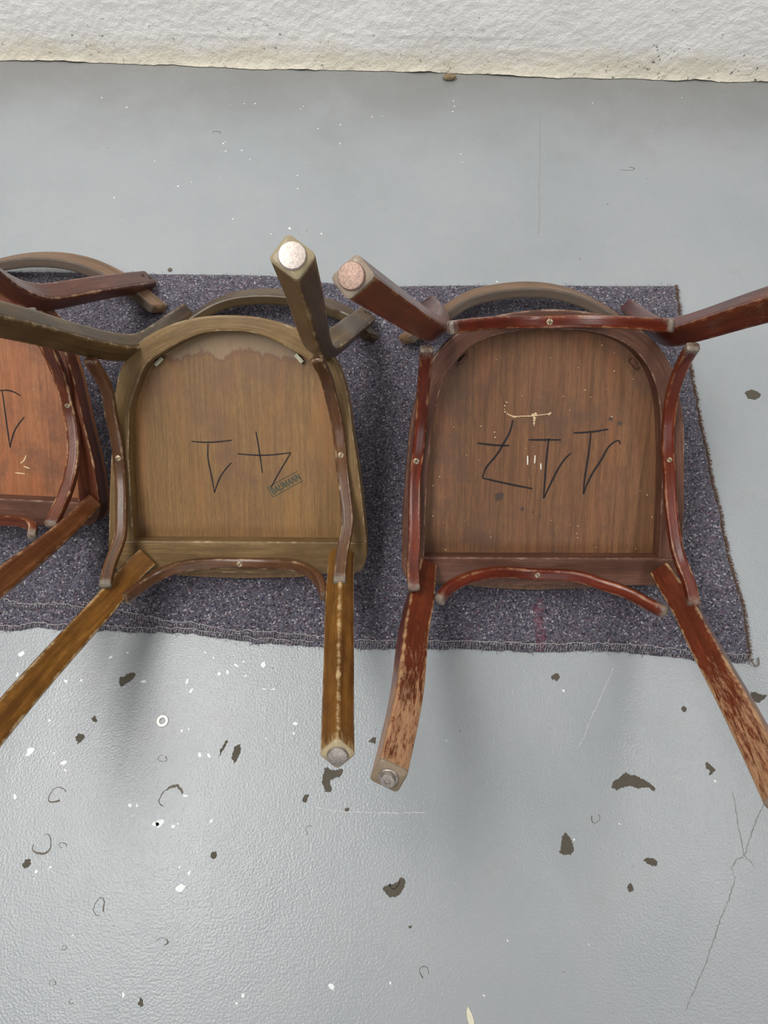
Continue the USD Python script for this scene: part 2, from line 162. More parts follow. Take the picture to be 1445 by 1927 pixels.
# ------------------------------------------------------------------ the setting: painted concrete floor
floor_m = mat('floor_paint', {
    'g': ('geometry', {}),
    'n1': ('noise_texture', {'scale': 2.2, 'detail': 5.0, 'roughness': 0.6}), 'r1': ('rgb_ramp', {'ramp': [(0.3, (0.258, 0.279, 0.290)), (0.55, (0.298, 0.316, 0.329)), (0.75, (0.320, 0.325, 0.341))]}),
    'n2': ('noise_texture', {'scale': 9.0, 'detail': 7.0, 'roughness': 0.75}), 'c2': ('map_range', {'range_type': 'smoothstep', 'from_min': 0.55, 'from_max': 0.8, 'to_min': 0, 'to_max': 0.30, 'clamp': True}), 'x2': ('mix_color', {'b': (0.235, 0.222, 0.22)}),
    # fine grime and scuffs
    'n3': ('noise_texture', {'scale': 140.0, 'detail': 4.0, 'roughness': 0.8}), 'c3': ('map_range', {'range_type': 'smoothstep', 'from_min': 0.645, 'from_max': 0.75, 'to_min': 0, 'to_max': 0.5, 'clamp': True}), 'x3': ('mix_color', {'b': (0.16, 0.15, 0.13)}),
    # tiny light and dark specks
    'v1': ('voronoi_texture', {'scale': 48.0}), 's1': ('separate_color', {}), 'a1': ('math', {'math_type': 'multiply_add', 'value2': 0.5, 'value3': -0.445}), 'd1': ('math', {'math_type': 'subtract'}), 'l1': ('math', {'math_type': 'less_than', 'value2': 0.0}), 'x4': ('mix_color', {'b': (0.72, 0.74, 0.74)}),
    'v2': ('voronoi_texture', {'scale': 55.0}), 's2': ('separate_color', {}), 'a2': ('math', {'math_type': 'multiply_add', 'value2': 0.5, 'value3': -0.425}), 'd2': ('math', {'math_type': 'subtract'}), 'l2': ('math', {'math_type': 'less_than', 'value2': 0.0}), 'x5': ('mix_color', {'b': (0.045, 0.042, 0.04)}),
    'nw': ('noise_texture', {'scale': 120.0, 'detail': 3.0, 'roughness': 0.7}), 'vw': ('mix_vector', {'fac': 0.02}),
    # shade towards the foot of the wall, painted into the colour as mottled grime
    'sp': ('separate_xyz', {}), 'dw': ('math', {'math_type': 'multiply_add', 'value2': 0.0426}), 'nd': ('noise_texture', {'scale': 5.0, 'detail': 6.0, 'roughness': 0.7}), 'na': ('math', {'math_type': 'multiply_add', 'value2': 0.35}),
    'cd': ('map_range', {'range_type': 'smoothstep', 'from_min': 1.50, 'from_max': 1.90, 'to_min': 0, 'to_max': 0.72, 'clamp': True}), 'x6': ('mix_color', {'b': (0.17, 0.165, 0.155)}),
    # roller-painted orange peel
    'b1': ('noise_texture', {'scale': 290.0, 'detail': 2.0, 'roughness': 0.5}), 'b2': ('noise_texture', {'scale': 45.0, 'detail': 3.0, 'roughness': 0.5}), 'ba': ('math', {'math_type': 'multiply_add', 'value2': 0.5}),
    'bp': ('bump', {'strength': 0.22, 'distance': 0.004}),
    'nr': ('noise_texture', {'scale': 5.0, 'detail': 4.0, 'roughness': 0.6}), 'cr': ('map_range', {'from_min': 0.3, 'from_max': 0.7, 'to_min': 0.26, 'to_max': 0.35, 'clamp': True}),
    'p': ('principled_bsdf', {'specular_ior_level': 0.5})},
    [('g.position', 'n1.vector'), ('n1.fac', 'r1.fac'), ('g.position', 'n2.vector'), ('n2.fac', 'c2.value'), ('c2.result', 'x2.fac'), ('r1.color', 'x2.a'),
     ('g.position', 'n3.vector'), ('n3.fac', 'c3.value'), ('c3.result', 'x3.fac'), ('x2.result', 'x3.a'),
     ('g.position', 'nw.vector'), ('g.position', 'vw.a'), ('nw.color', 'vw.b'),
     ('vw.result', 'v1.vector'), ('v1.color', 's1.color'), ('s1.r', 'a1.value1'), ('v1.distance', 'd1.value1'), ('a1.value', 'd1.value2'), ('d1.value', 'l1.value1'), ('l1.value', 'x4.fac'), ('x3.result', 'x4.a'),
     ('vw.result', 'v2.vector'), ('v2.color', 's2.color'), ('s2.r', 'a2.value1'), ('v2.distance', 'd2.value1'), ('a2.value', 'd2.value2'), ('d2.value', 'l2.value1'), ('l2.value', 'x5.fac'), ('x4.result', 'x5.a'),
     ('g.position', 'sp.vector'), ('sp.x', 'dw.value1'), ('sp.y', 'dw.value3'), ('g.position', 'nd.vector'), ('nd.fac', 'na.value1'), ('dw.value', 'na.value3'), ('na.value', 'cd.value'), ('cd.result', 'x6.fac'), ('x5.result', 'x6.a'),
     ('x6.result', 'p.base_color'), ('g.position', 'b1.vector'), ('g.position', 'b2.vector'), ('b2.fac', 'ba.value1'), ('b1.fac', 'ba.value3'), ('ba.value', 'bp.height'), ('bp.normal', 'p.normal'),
     ('g.position', 'nr.vector'), ('nr.fac', 'cr.value'), ('cr.result', 'p.roughness')])
chip_m = plain('bare_concrete', (0.072, 0.060, 0.043), 0.8, var=0.3, scale=500, bump=0.4)
fleck_m = plain('white_undercoat', (0.68, 0.70, 0.70), 0.5, var=0.08)
ring_m = plain('chip_rim', (0.115, 0.10, 0.08), 0.75, var=0.3, scale=500)
crack_m = plain('crack_line', (0.20, 0.20, 0.195), 0.7, var=0.25)
seam_m = plain('seam_line', (0.255, 0.262, 0.258), 0.6, var=0.2)
scratch_m = plain('scratch_line', (0.46, 0.475, 0.48), 0.6, var=0.1)

def slab(outline, z0, z1):
    p = Polygon(outline).buffer(0)
    p = max(getattr(p, 'geoms', [p]), key=lambda g: g.area)
    t = trimesh.creation.extrude_polygon(p, z1 - z0, engine='earcut'); t.apply_translation((0, 0, z0))
    return t

fl = M().tm(trimesh.creation.box(extents=(5.0, 4.4, 0.1)))
fl.v[0] += np.array([0, 0.2, -0.05])
fl.g[0] = fl.v[0]
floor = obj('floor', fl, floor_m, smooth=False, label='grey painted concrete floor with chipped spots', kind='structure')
FP = floor.GetPath()
rng = np.random.default_rng(7)
def ragged(pts, amp, seed, step=0.0014):
    """roughens an outline the way flaking paint breaks"""
    ring = LineString(list(pts) + [pts[0]]); n = max(12, int(ring.length / step))
    r = np.random.default_rng(seed); out = []
    for i in range(n):
        q = np.array(ring.interpolate(i / n, normalized=True).coords[0]); out.append(q + r.normal(0, amp, 2))
    return out
for i, (k, pts) in enumerate(CHIPS.items()):
    obj('paint_chip', M().tm(slab(ragged(pts, 0.0006, i), -0.002, 0.0004)), chip_m, FP, smooth=False)
for i, ((x, y), a, b) in enumerate(RINGS):                             # half-loose flakes, the bare rim showing round them
    r = np.random.default_rng(100 + i); th = np.linspace(0, 2 * np.pi, 40, endpoint=False)
    w = 1 + 0.10 * np.sin(2 * th + r.uniform(0, 6)) + 0.08 * np.sin(3 * th + r.uniform(0, 6)) + r.normal(0, 0.03, 40)
    wi = w - (0.045 + 0.25 * np.clip(np.sin(th + r.uniform(0, 6)) - 0.35, 0, 1) + np.abs(r.normal(0, 0.03, 40)))
    k = r.integers(24, 37); k0 = r.integers(0, 40); ii = (np.arange(k) + k0) % 40
    o = [(x + a * np.cos(th[q]) * w[q], y + b * np.sin(th[q]) * w[q]) for q in ii]
    n = [(x + a * np.cos(th[q]) * wi[q], y + b * np.sin(th[q]) * wi[q]) for q in ii[::-1]]
    p = Polygon(o + n).buffer(0.0001); p = max(getattr(p, 'geoms', [p]), key=lambda g: g.area)
    t = trimesh.creation.extrude_polygon(p, 0.0024, engine='earcut'); t.apply_translation((0, 0, -0.002))
    obj('paint_flake_rim', M().tm(t), ring_m, FP, smooth=False)
fk = M()
for i, (x, y, s) in enumerate(FLECKS):
    r = np.random.default_rng(300 + i); th = np.linspace(0, 2 * np.pi, 9, endpoint=False); ang = r.uniform(0, np.pi); asp = r.uniform(0.4, 0.9)
    q = np.stack([np.cos(th), asp * np.sin(th)], 1) * (1.35 * s * r.uniform(0.55, 1.25, (9, 1)))
    q = q @ np.array([[np.cos(ang), -np.sin(ang)], [np.sin(ang), np.cos(ang)]])
    fk.tm(slab(q + [x, y], -0.002, 0.0003))
obj('paint_fleck', fk, fleck_m, FP, smooth=False, kind='stuff', label='small white flecks of undercoat')
def streak(pts, w, seed):
    r = np.random.default_rng(seed); l = LineString(pts); n = max(8, int(l.length / 0.004))
    c = np.array([l.interpolate(i / n, normalized=True).coords[0] for i in range(n + 1)]); c += r.normal(0, 0.0006, c.shape)
    t = np.gradient(c, axis=0); t /= np.linalg.norm(t, axis=1, keepdims=True) + 1e-9; nn = np.stack([-t[:, 1], t[:, 0]], 1); ww = w * r.uniform(0.3, 1.2, (n + 1, 1))
    return slab(np.vstack([c + nn * ww, (c - nn * ww)[::-1]]), -0.002, 0.0003)
for k, (w, m_, nm) in {'cracka': (0.0005, scratch_m, 'floor_scratch'), 'crackb': (0.0008, crack_m, 'floor_crack'), 'seam': (0.0016, seam_m, 'floor_seam'), 'sc': (0.0006, scratch_m, 'floor_scratch')}.items():
    for i, l in enumerate(LINES[k]):
        obj(nm, M().tm(streak(l, w, len(k) + i)), m_, FP, smooth=False)

# ------------------------------------------------------------------ wall behind
wall_m = mat('wall_plaster', {
    'g': ('geometry', {}), 'sp': ('separate_xyz', {}),
    'n1': ('noise_texture', {'scale': 6.0, 'detail': 5.0, 'roughness': 0.6}), 'r1': ('rgb_ramp', {'ramp': [(0.3, (0.83, 0.815, 0.79)), (0.7, (0.90, 0.89, 0.875))]}),
    # old yellowed paint along the foot, with its own uneven upper edge
    'n2': ('noise_texture', {'scale': 7.0, 'detail': 5.0, 'roughness': 0.65}), 'a2': ('math', {'math_type': 'multiply_add', 'value2': 0.13}), 'c2': ('map_range', {'range_type': 'smoothstep', 'from_min': 0.075, 'from_max': 0.145, 'to_min': 0.85, 'to_max': 0, 'clamp': True}), 'x2': ('mix_color', {'b': (0.735, 0.675, 0.545)}),
    # grey scuffs
    'm3': ('mapping', {'scale': (5, 5, 40)}), 'n3': ('noise_texture', {'scale': 1.0, 'detail': 6.0, 'roughness': 0.7}), 'c3': ('map_range', {'range_type': 'smoothstep', 'from_min': 0.62, 'from_max': 0.74, 'to_min': 0, 'to_max': 0.45, 'clamp': True}), 'x3': ('mix_color', {'b': (0.48, 0.46, 0.44)}),
    # dark pits
    'n4': ('noise_texture', {'scale': 75.0, 'detail': 5.0, 'roughness': 0.8}), 'n5': ('noise_texture', {'scale': 4.5, 'detail': 2.0}), 'a5': ('math', {'math_type': 'multiply_add', 'value2': 0.22}), 'a6': ('math', {'math_type': 'multiply_add', 'value2': -0.35}),
    'c4': ('map_range', {'range_type': 'smoothstep', 'from_min': 0.715, 'from_max': 0.76, 'to_min': 0, 'to_max': 0.9, 'clamp': True}), 'x4': ('mix_color', {'b': (0.09, 0.07, 0.05)}),
    'b1': ('noise_texture', {'scale': 170.0, 'detail': 5.0, 'roughness': 0.65}), 'bp': ('bump', {'strength': 0.75, 'distance': 0.005}), 'p': ('principled_bsdf', {'roughness': 0.6, 'specular_ior_level': 0.35})},
    [('g.position', 'sp.vector'), ('g.position', 'n1.vector'), ('n1.fac', 'r1.fac'), ('g.position', 'n2.vector'), ('n2.fac', 'a2.value1'), ('sp.z', 'a2.value3'), ('a2.value', 'c2.value'), ('c2.result', 'x2.fac'), ('r1.color', 'x2.a'),
     ('g.position', 'm3.vector'), ('m3.vector', 'n3.vector'), ('n3.fac', 'c3.value'), ('c3.result', 'x3.fac'), ('x2.result', 'x3.a'),
     ('g.position', 'n4.vector'), ('g.position', 'n5.vector'), ('n5.fac', 'a5.value1'), ('n4.fac', 'a5.value3'), ('sp.z', 'a6.value1'), ('a5.value', 'a6.value3'), ('a6.value', 'c4.value'), ('c4.result', 'x4.fac'), ('x3.result', 'x4.a'),
     ('x4.result', 'p.base_color'), ('g.position', 'b1.vector'), ('b1.fac', 'bp.height'), ('bp.normal', 'p.normal')])
def wall_y(x): return 1.6617 - 0.0424 * x
xs = np.r_[-2.5, np.arange(-1.35, 1.3501, 0.0045), 2.5]
zs = np.r_[0.0, 0.002, np.arange(0.005, 0.36, 0.0045), 0.7, 1.5, 2.7]
X, Z = np.meshgrid(xs, zs)
q = np.stack([X, np.zeros_like(X), Z], -1)
bulge = 0.006 * (meshkit.fbm(q * 9, 4, 3) - 0.5) + 0.0035 * (meshkit.fbm(q * 95, 3, 5) - 0.5) + 0.004 * (meshkit.noise(q * [3, 1, 70], 9) > 0.80) * np.clip(meshkit.noise(q * 4, 2) - 0.4, 0, 1)
bulge += 0.010 * np.exp(-Z / 0.012) * (meshkit.fbm(q * [14, 1, 1], 4, 8) - 0.15) + 0.008 * np.exp(-Z / 0.03)
foot = 0.010 * np.clip(meshkit.fbm(q * [11, 1, 0] + 5, 5, 11) - 0.42, 0, 1)     # broken lower lip of the plaster
Zr = np.where(Z < 0.02, np.maximum(Z, foot * (1 - Z / 0.02) + Z), Z)
edge = (np.abs(X) > 2) | (Z > 0.6)
Y = wall_y(X) - np.where(edge, 0.004, bulge)
nz, nx = X.shape
front = np.stack([X, Y, Zr], -1).reshape(-1, 3)
back = front.copy(); back[:, 1] = wall_y(back[:, 0]) + 0.2
def grid_faces(nz, nx, flip=False):
    i = (np.arange(nz - 1)[:, None] * nx + np.arange(nx - 1)[None]).ravel()
    f = np.stack([i, i + 1, i + nx + 1, i + nx], 1); return f[:, ::-1] if flip else f
wl = M(); wl.add(np.vstack([front, back]), np.vstack([grid_faces(nz, nx), grid_faces(nz, nx, True) + nz * nx]))
idx = np.arange(nz * nx).reshape(nz, nx); rim = np.r_[idx[0], idx[1:, -1], idx[-1, -2::-1], idx[-2:0:-1, 0]]
r2 = np.roll(rim, -1)
wl.f.append(np.vstack([np.stack([rim, rim + nz * nx, r2], 1), np.stack([r2, rim + nz * nx, r2 + nz * nx], 1)]))
wall = obj('wall_back', wl, wall_m, smooth=True, label='rough white plastered wall along the top', kind='structure')

# ------------------------------------------------------------------ felt moving blanket, folded once
felt_m = mat('recycled_felt', {
    'g': ('geometry', {}), 'v': ('voronoi_texture', {'scale': 430.0}), 's': ('separate_color', {}),
    'r': ('rgb_ramp', {'ramp': [(0.0, (0.024, 0.024, 0.032)), (0.15, (0.049, 0.047, 0.060)), (0.42, (0.091, 0.085, 0.104)), (0.62, (0.122, 0.111, 0.136)), (0.77, (0.076, 0.080, 0.120)), (0.86, (0.143, 0.088, 0.108)), (0.93, (0.206, 0.192, 0.216)), (1.0, (0.365, 0.346, 0.360))]}),
    'n': ('noise_texture', {'scale': 190.0, 'detail': 5.0, 'roughness': 0.8}), 'c': ('map_range', {'from_min': 0.3, 'from_max': 0.7, 'to_min': 0.35, 'to_max': 1.6, 'clamp': False}), 'cc': ('combine_color', {}), 'x': ('mix_color', {'blend_type': 'multiply', 'fac': 1.0, 'use_clamp': False}),
    # faint woven red stripes
    'sp': ('separate_xyz', {}), 'sx': ('map_range', {'from_min': 0.205, 'from_max': 0.300, 'to_min': 0, 'to_max': 6.2832, 'clamp': True}), 'sn': ('math', {'math_type': 'cosine'}), 'ns': ('noise_texture', {'scale': 90.0, 'detail': 4.0, 'roughness': 0.8}), 'sm': ('math', {'math_type': 'multiply'}),
    'sy': ('map_range', {'range_type': 'smoothstep', 'from_min': 0.36, 'from_max': 0.42, 'to_min': 1, 'to_max': 0, 'clamp': True}), 'sm2': ('math', {'math_type': 'multiply'}),
    'sc': ('map_range', {'range_type': 'smoothstep', 'from_min': -0.55, 'from_max': -0.38, 'to_min': 0.55, 'to_max': 0, 'clamp': True}), 'x2': ('mix_color', {'b': (0.15, 0.035, 0.055)}),
    'b': ('bump', {'strength': 0.8, 'distance': 0.002}), 'p': ('principled_bsdf', {'roughness': 0.95, 'specular_ior_level': 0.1, 'sheen_weight': 0.25, 'sheen_roughness': 0.5})},
    [('g.position', 'v.vector'), ('v.color', 's.color'), ('s.r', 'r.fac'), ('g.position', 'n.vector'), ('n.fac', 'c.value'), ('c.result', 'cc.r'), ('c.result', 'cc.g'), ('c.result', 'cc.b'), ('r.color', 'x.a'), ('cc.color', 'x.b'),
     ('g.position', 'sp.vector'), ('sp.x', 'sx.value'), ('sx.result', 'sn.value1'), ('g.position', 'ns.vector'), ('ns.fac', 'sm.value1'), ('sn.value', 'sm.value2'), ('sp.y', 'sy.value'), ('sm.value', 'sm2.value1'), ('sy.result', 'sm2.value2'), ('sm2.value', 'sc.value'), ('sc.result', 'x2.fac'), ('x.result', 'x2.a'),
     ('x2.result', 'p.base_color'), ('n.fac', 'b.height'), ('b.normal', 'p.normal')])
def interp(pts):
    a = np.array(sorted(pts)); return lambda x: np.interp(x, a[:, 0], a[:, 1])
x_left = -1.3
top_y = interp([(-1.3, 1.075), (-0.771, 1.061), (-0.461, 1.054), (-0.237, 1.05), (-0.119, 1.032), (0.018, 1.024), (0.188, 1.026), (0.6, 1.024)])
low_y = interp([(-1.3, 0.33)] + HEM_LO + [(0.62, 0.2716)])
upp_y = interp([(-1.3, 0.385), (-0.9, 0.372)] + [p for p in HEM_UP if p[0] < 0.06] + [(p[0], p[1] + 0.004) for p in HEM_LO if p[0] > 0.1] + [(0.62, 0.2756)])
rgt = np.array([(0.272, 0.583), (0.30, 0.586), (0.358, 0.589), (0.403, 0.586), (0.46, 0.580), (0.529, 0.582), (0.58, 0.578), (0.653, 0.579), (0.708, 0.576), (0.823, 0.577), (0.959, 0.577), (1.024, 0.581)])
def right_x(y): return np.interp(y, rgt[:, 0], rgt[:, 1])
blanket = UsdGeom.Xform.Define(stage, '/World/moving_blanket').GetPrim()
tag(blanket, 'dark grey purple recycled felt moving blanket spread under the three upturned chairs', 'blanket')
BP = blanket.GetPath()
def layer(yb, z, seed, inset):
    nu, nv = 420, 170
    u = np.linspace(0, 1, nu); v = np.linspace(0, 1, nv)
    U, V = np.meshgrid(u, v)
    X = x_left + U * (0.58 - x_left)
    Yb, Yt = yb(X), top_y(X)
    Y = Yb + (Yt - Yb) * V
    X = x_left + U * (right_x(Y) - inset - x_left)
    q = np.stack([X, Y, X * 0], -1)
    X = X + U ** 40 * 0.006 * (meshkit.fbm(q * [1, 90, 1], 3, seed) - 0.5); Y = Y + (1 - V) ** 30 * 0.006 * (meshkit.fbm(q * [90, 1, 1], 3, seed + 1) - 0.5)
    H = z + 0.0035 * (meshkit.fbm(q * 7, 3, seed + 2) - 0.5) + 0.0016 * (meshkit.fbm(q * 110, 3, seed + 3) - 0.5)
    d = np.minimum(np.minimum(V * (Yt - Yb), (1 - V) * (Yt - Yb)), (1 - U) * 1.88)
    H = np.where(d < 0.006, H - 0.004 * (1 - d / 0.006) ** 2, H)
    top = np.stack([X, Y, H], -1).reshape(-1, 3); bot = top.copy(); bot[:, 2] = np.maximum(bot[:, 2] - 0.0055, 0.0006)
    m = M(); n = nu * nv
    m.add(np.vstack([top, bot]), np.vstack([grid_faces(nv, nu), grid_faces(nv, nu, True) + n]))
    idx = np.arange(n).reshape(nv, nu); rim = np.r_[idx[0], idx[1:, -1], idx[-1, -2::-1], idx[-2:0:-1, 0]]; r2 = np.roll(rim, -1)
    m.f.append(np.vstack([np.stack([rim, rim + n, r2], 1), np.stack([r2, rim + n, r2 + n], 1)]))
    return m, top.reshape(nv, nu, 3)
lo, lo_top = layer(low_y, 0.0055, 20, 0.004)
up, up_top = layer(upp_y, 0.0115, 40, 0.0)
obj('felt_layer', lo, felt_m, BP, smooth=True)
obj('felt_layer', up, felt_m, BP, smooth=True)

def curves(name, pts, n, width, m_, parent, label=None):
    c = UsdGeom.BasisCurves.Define(stage, numbered(str(parent), name))
    c.CreateTypeAttr('linear'); c.CreateCurveVertexCountsAttr(Vt.IntArray.FromNumpy(np.full(len(pts) // n, n, np.int32)))
    c.CreatePointsAttr(Vt.Vec3fArray.FromNumpy(np.asarray(pts, np.float32)))
    c.CreateWidthsAttr(Vt.FloatArray([width])); c.SetWidthsInterpolation('constant')
    bind(c.GetPrim(), m_)
    return tag(c.GetPrim(), label, kind='stuff')
def fibre_mat(name, c): return mat(name, {'p': ('principled_bsdf', {'base_color': c, 'roughness': 0.8, 'specular_ior_level': 0.15})}, [])
flat_top = up_top.reshape(-1, 3); flat_lo = lo_top[:14].reshape(-1, 3)
for i, (nm, c, cnt, ln) in enumerate([('pale', (0.343, 0.328, 0.357), 6000, 0.0045), ('grey', (0.148, 0.136, 0.170), 11000, 0.006), ('dark', (0.023, 0.022, 0.031), 9000, 0.007), ('mauve', (0.117, 0.070, 0.106), 5000, 0.006), ('blue', (0.039, 0.070, 0.187), 2000, 0.005), ('red', (0.234, 0.027, 0.043), 1800, 0.005)]):
    r = np.random.default_rng(500 + i)
    b = np.vstack([flat_top[r.integers(0, len(flat_top), cnt)], flat_lo[r.integers(0, len(flat_lo), cnt // 9)]]); b = b[b[:, 0] > -0.9]; b = b + np.c_[r.normal(0, 0.002, (len(b), 2)), np.full(len(b), 0.0002)]
    a = r.uniform(0, 2 * np.pi, len(b)); l = ln * r.uniform(0.4, 1.2, len(b)); bend = r.normal(0, 0.5, len(b))
    P = []
    for t, h in ((0, 0.0), (0.5, 0.0011), (1.0, 0.0007)):
        aa = a + bend * t; P.append(b + np.stack([np.cos(aa) * l * t, np.sin(aa) * l * t, h * r.uniform(0.3, 1.3, len(b))], 1))
    curves('felt_fibre', np.stack(P, 1).reshape(-1, 3), 3, 0.00042, fibre_mat('fibre_' + nm, c), BP)
# overlocked thread along the two hems, and the frayed brown right edge
thread_m = fibre_mat('hem_thread', (0.36, 0.335, 0.33))
def hem(row, seed):
    r = np.random.default_rng(seed); x = np.arange(-0.9, 0.586, 0.0042); P = []
    y = np.interp(x, row[:, 0], row[:, 1]); z = np.interp(x, row[:, 0], row[:, 2])
    for a, b, c in zip(x, y, z):
        if r.uniform() < 0.3: continue
        o = r.normal(0, 0.0014, 4); dep = r.uniform(0.004, 0.0085)
        P += [(a + o[0], b - 0.0012, max(c - 0.003, 0.001)), (a + o[0] * 0.5, b + 0.001, c + 0.0042), (a + 0.001 + o[1], b + dep, c + 0.0048 + o[2] * 0.3)]
    curves('hem_stitch', P, 3, 0.0007, thread_m, BP)
    P = []
    for a, b, c in zip(x, y, z): P.append((a, b + 0.0068 + r.normal(0, 0.0006), c + 0.0048 + r.normal(0, 0.0003)))
    curves('hem_stitch', P, len(P), 0.0011, thread_m, BP)
hem(lo_top[0], 61); hem(up_top[0][:], 62)
r = np.random.default_rng(71); e = up_top[:, -1]; n = 2600
i = r.integers(0, len(e) - 1, n); t = r.uniform(0, 1, (n, 1)); b = e[i] * (1 - t) + e[i + 1] * t
b[:, 0] -= r.uniform(0, 0.004, n); b[:, 2] += r.uniform(0, 0.0045, n)
a = r.normal(0, 0.9, n); l = r.uniform(0.002, 0.0075, n)
P = np.stack([b, b + np.stack([np.cos(a) * l * .6, np.sin(a) * l * .6, r.normal(0, .0008, n)], 1), b + np.stack([np.cos(a) * l, np.sin(a) * l + r.normal(0, .001, n), r.normal(-.001, .0012, n)], 1)], 1)
P[..., 2] = np.maximum(P[..., 2], 0.0008)
curves('frayed_edge', P.reshape(-1, 3), 3, 0.0006, fibre_mat('frayed_brown', (0.115, 0.065, 0.042)), BP, 'frayed brown edge fibres')
# loose thread at the corner nearest the right-hand front leg
tt = np.linspace(0, 1, 30); P = np.stack([0.583 + 0.016 * tt + 0.003 * np.sin(9 * tt), 0.2745 + 0.010 * np.sin(7 * tt) * tt, 0.008 - 0.006 * tt + 0.002 * np.sin(14 * tt) ** 2], 1)
curves('loose_thread', P, 30, 0.0022, fibre_mat('loose_thread', (0.17, 0.14, 0.115)), BP)

# ------------------------------------------------------------------ small things lying on the floor
washer_m = plain('zinc_washer', (0.62, 0.62, 0.58), 0.45, metal=0.3, var=0.12)
w = trimesh.creation.revolve([(0.0047, 0.0), (0.0088, 0.0), (0.0092, 0.0004), (0.0092, 0.0012), (0.0088, 0.0016), (0.0050, 0.0016), (0.0046, 0.0012), (0.0047, 0.0)], sections=48)
w.apply_translation((-0.3447, 0.182, 0.0006))
obj('washer', M().tm(w), washer_m, smooth=40, label='small pale metal washer lying on the grey floor below the brown chair', cat='washer')
def crumb(loc, size, seed, name, m_, label, cat):
    s = trimesh.creation.icosphere(subdivisions=3); v = s.vertices.copy()
    v *= (0.55 + 0.9 * meshkit.fbm(v * 1.7 + seed, 4, seed))[:, None]; v *= np.array(size) / 2
    v[:, 2] -= v[:, 2].min(); s.vertices = v + np.array([*loc, 0.0003])
    obj(name, M().tm(s), m_, smooth=35, label=label, cat=cat)
crumb((0.1515, 1.626), (0.030, 0.016, 0.012), 3, 'debris_crumb', plain('dry_leaf', (0.20, 0.145, 0.08), 0.8, var=0.5, scale=160), 'crumpled brown scrap of debris on the floor at the foot of the wall', 'debris')
crumb((-0.4316, 1.070), (0.008, 0.008, 0.004), 5, 'grit_pebble', plain('grit', (0.13, 0.105, 0.07), 0.8, var=0.3), 'tiny brown pebble on the floor just above the blanket', 'pebble')
flake = M().tm(slab([(0.1135, -0.196), (0.1165, -0.2005), (0.1195, -0.2065), (0.122, -0.214), (0.1205, -0.219), (0.1155, -0.2195), (0.1125, -0.211), (0.1118, -0.203)], 0.0, 0.0012))
obj('plaster_flake', flake, plain('cream_flake', (0.62, 0.58, 0.44), 0.7, var=0.12), smooth=False, label='cream flake of plaster on the bare floor at the bottom edge', cat='flake')

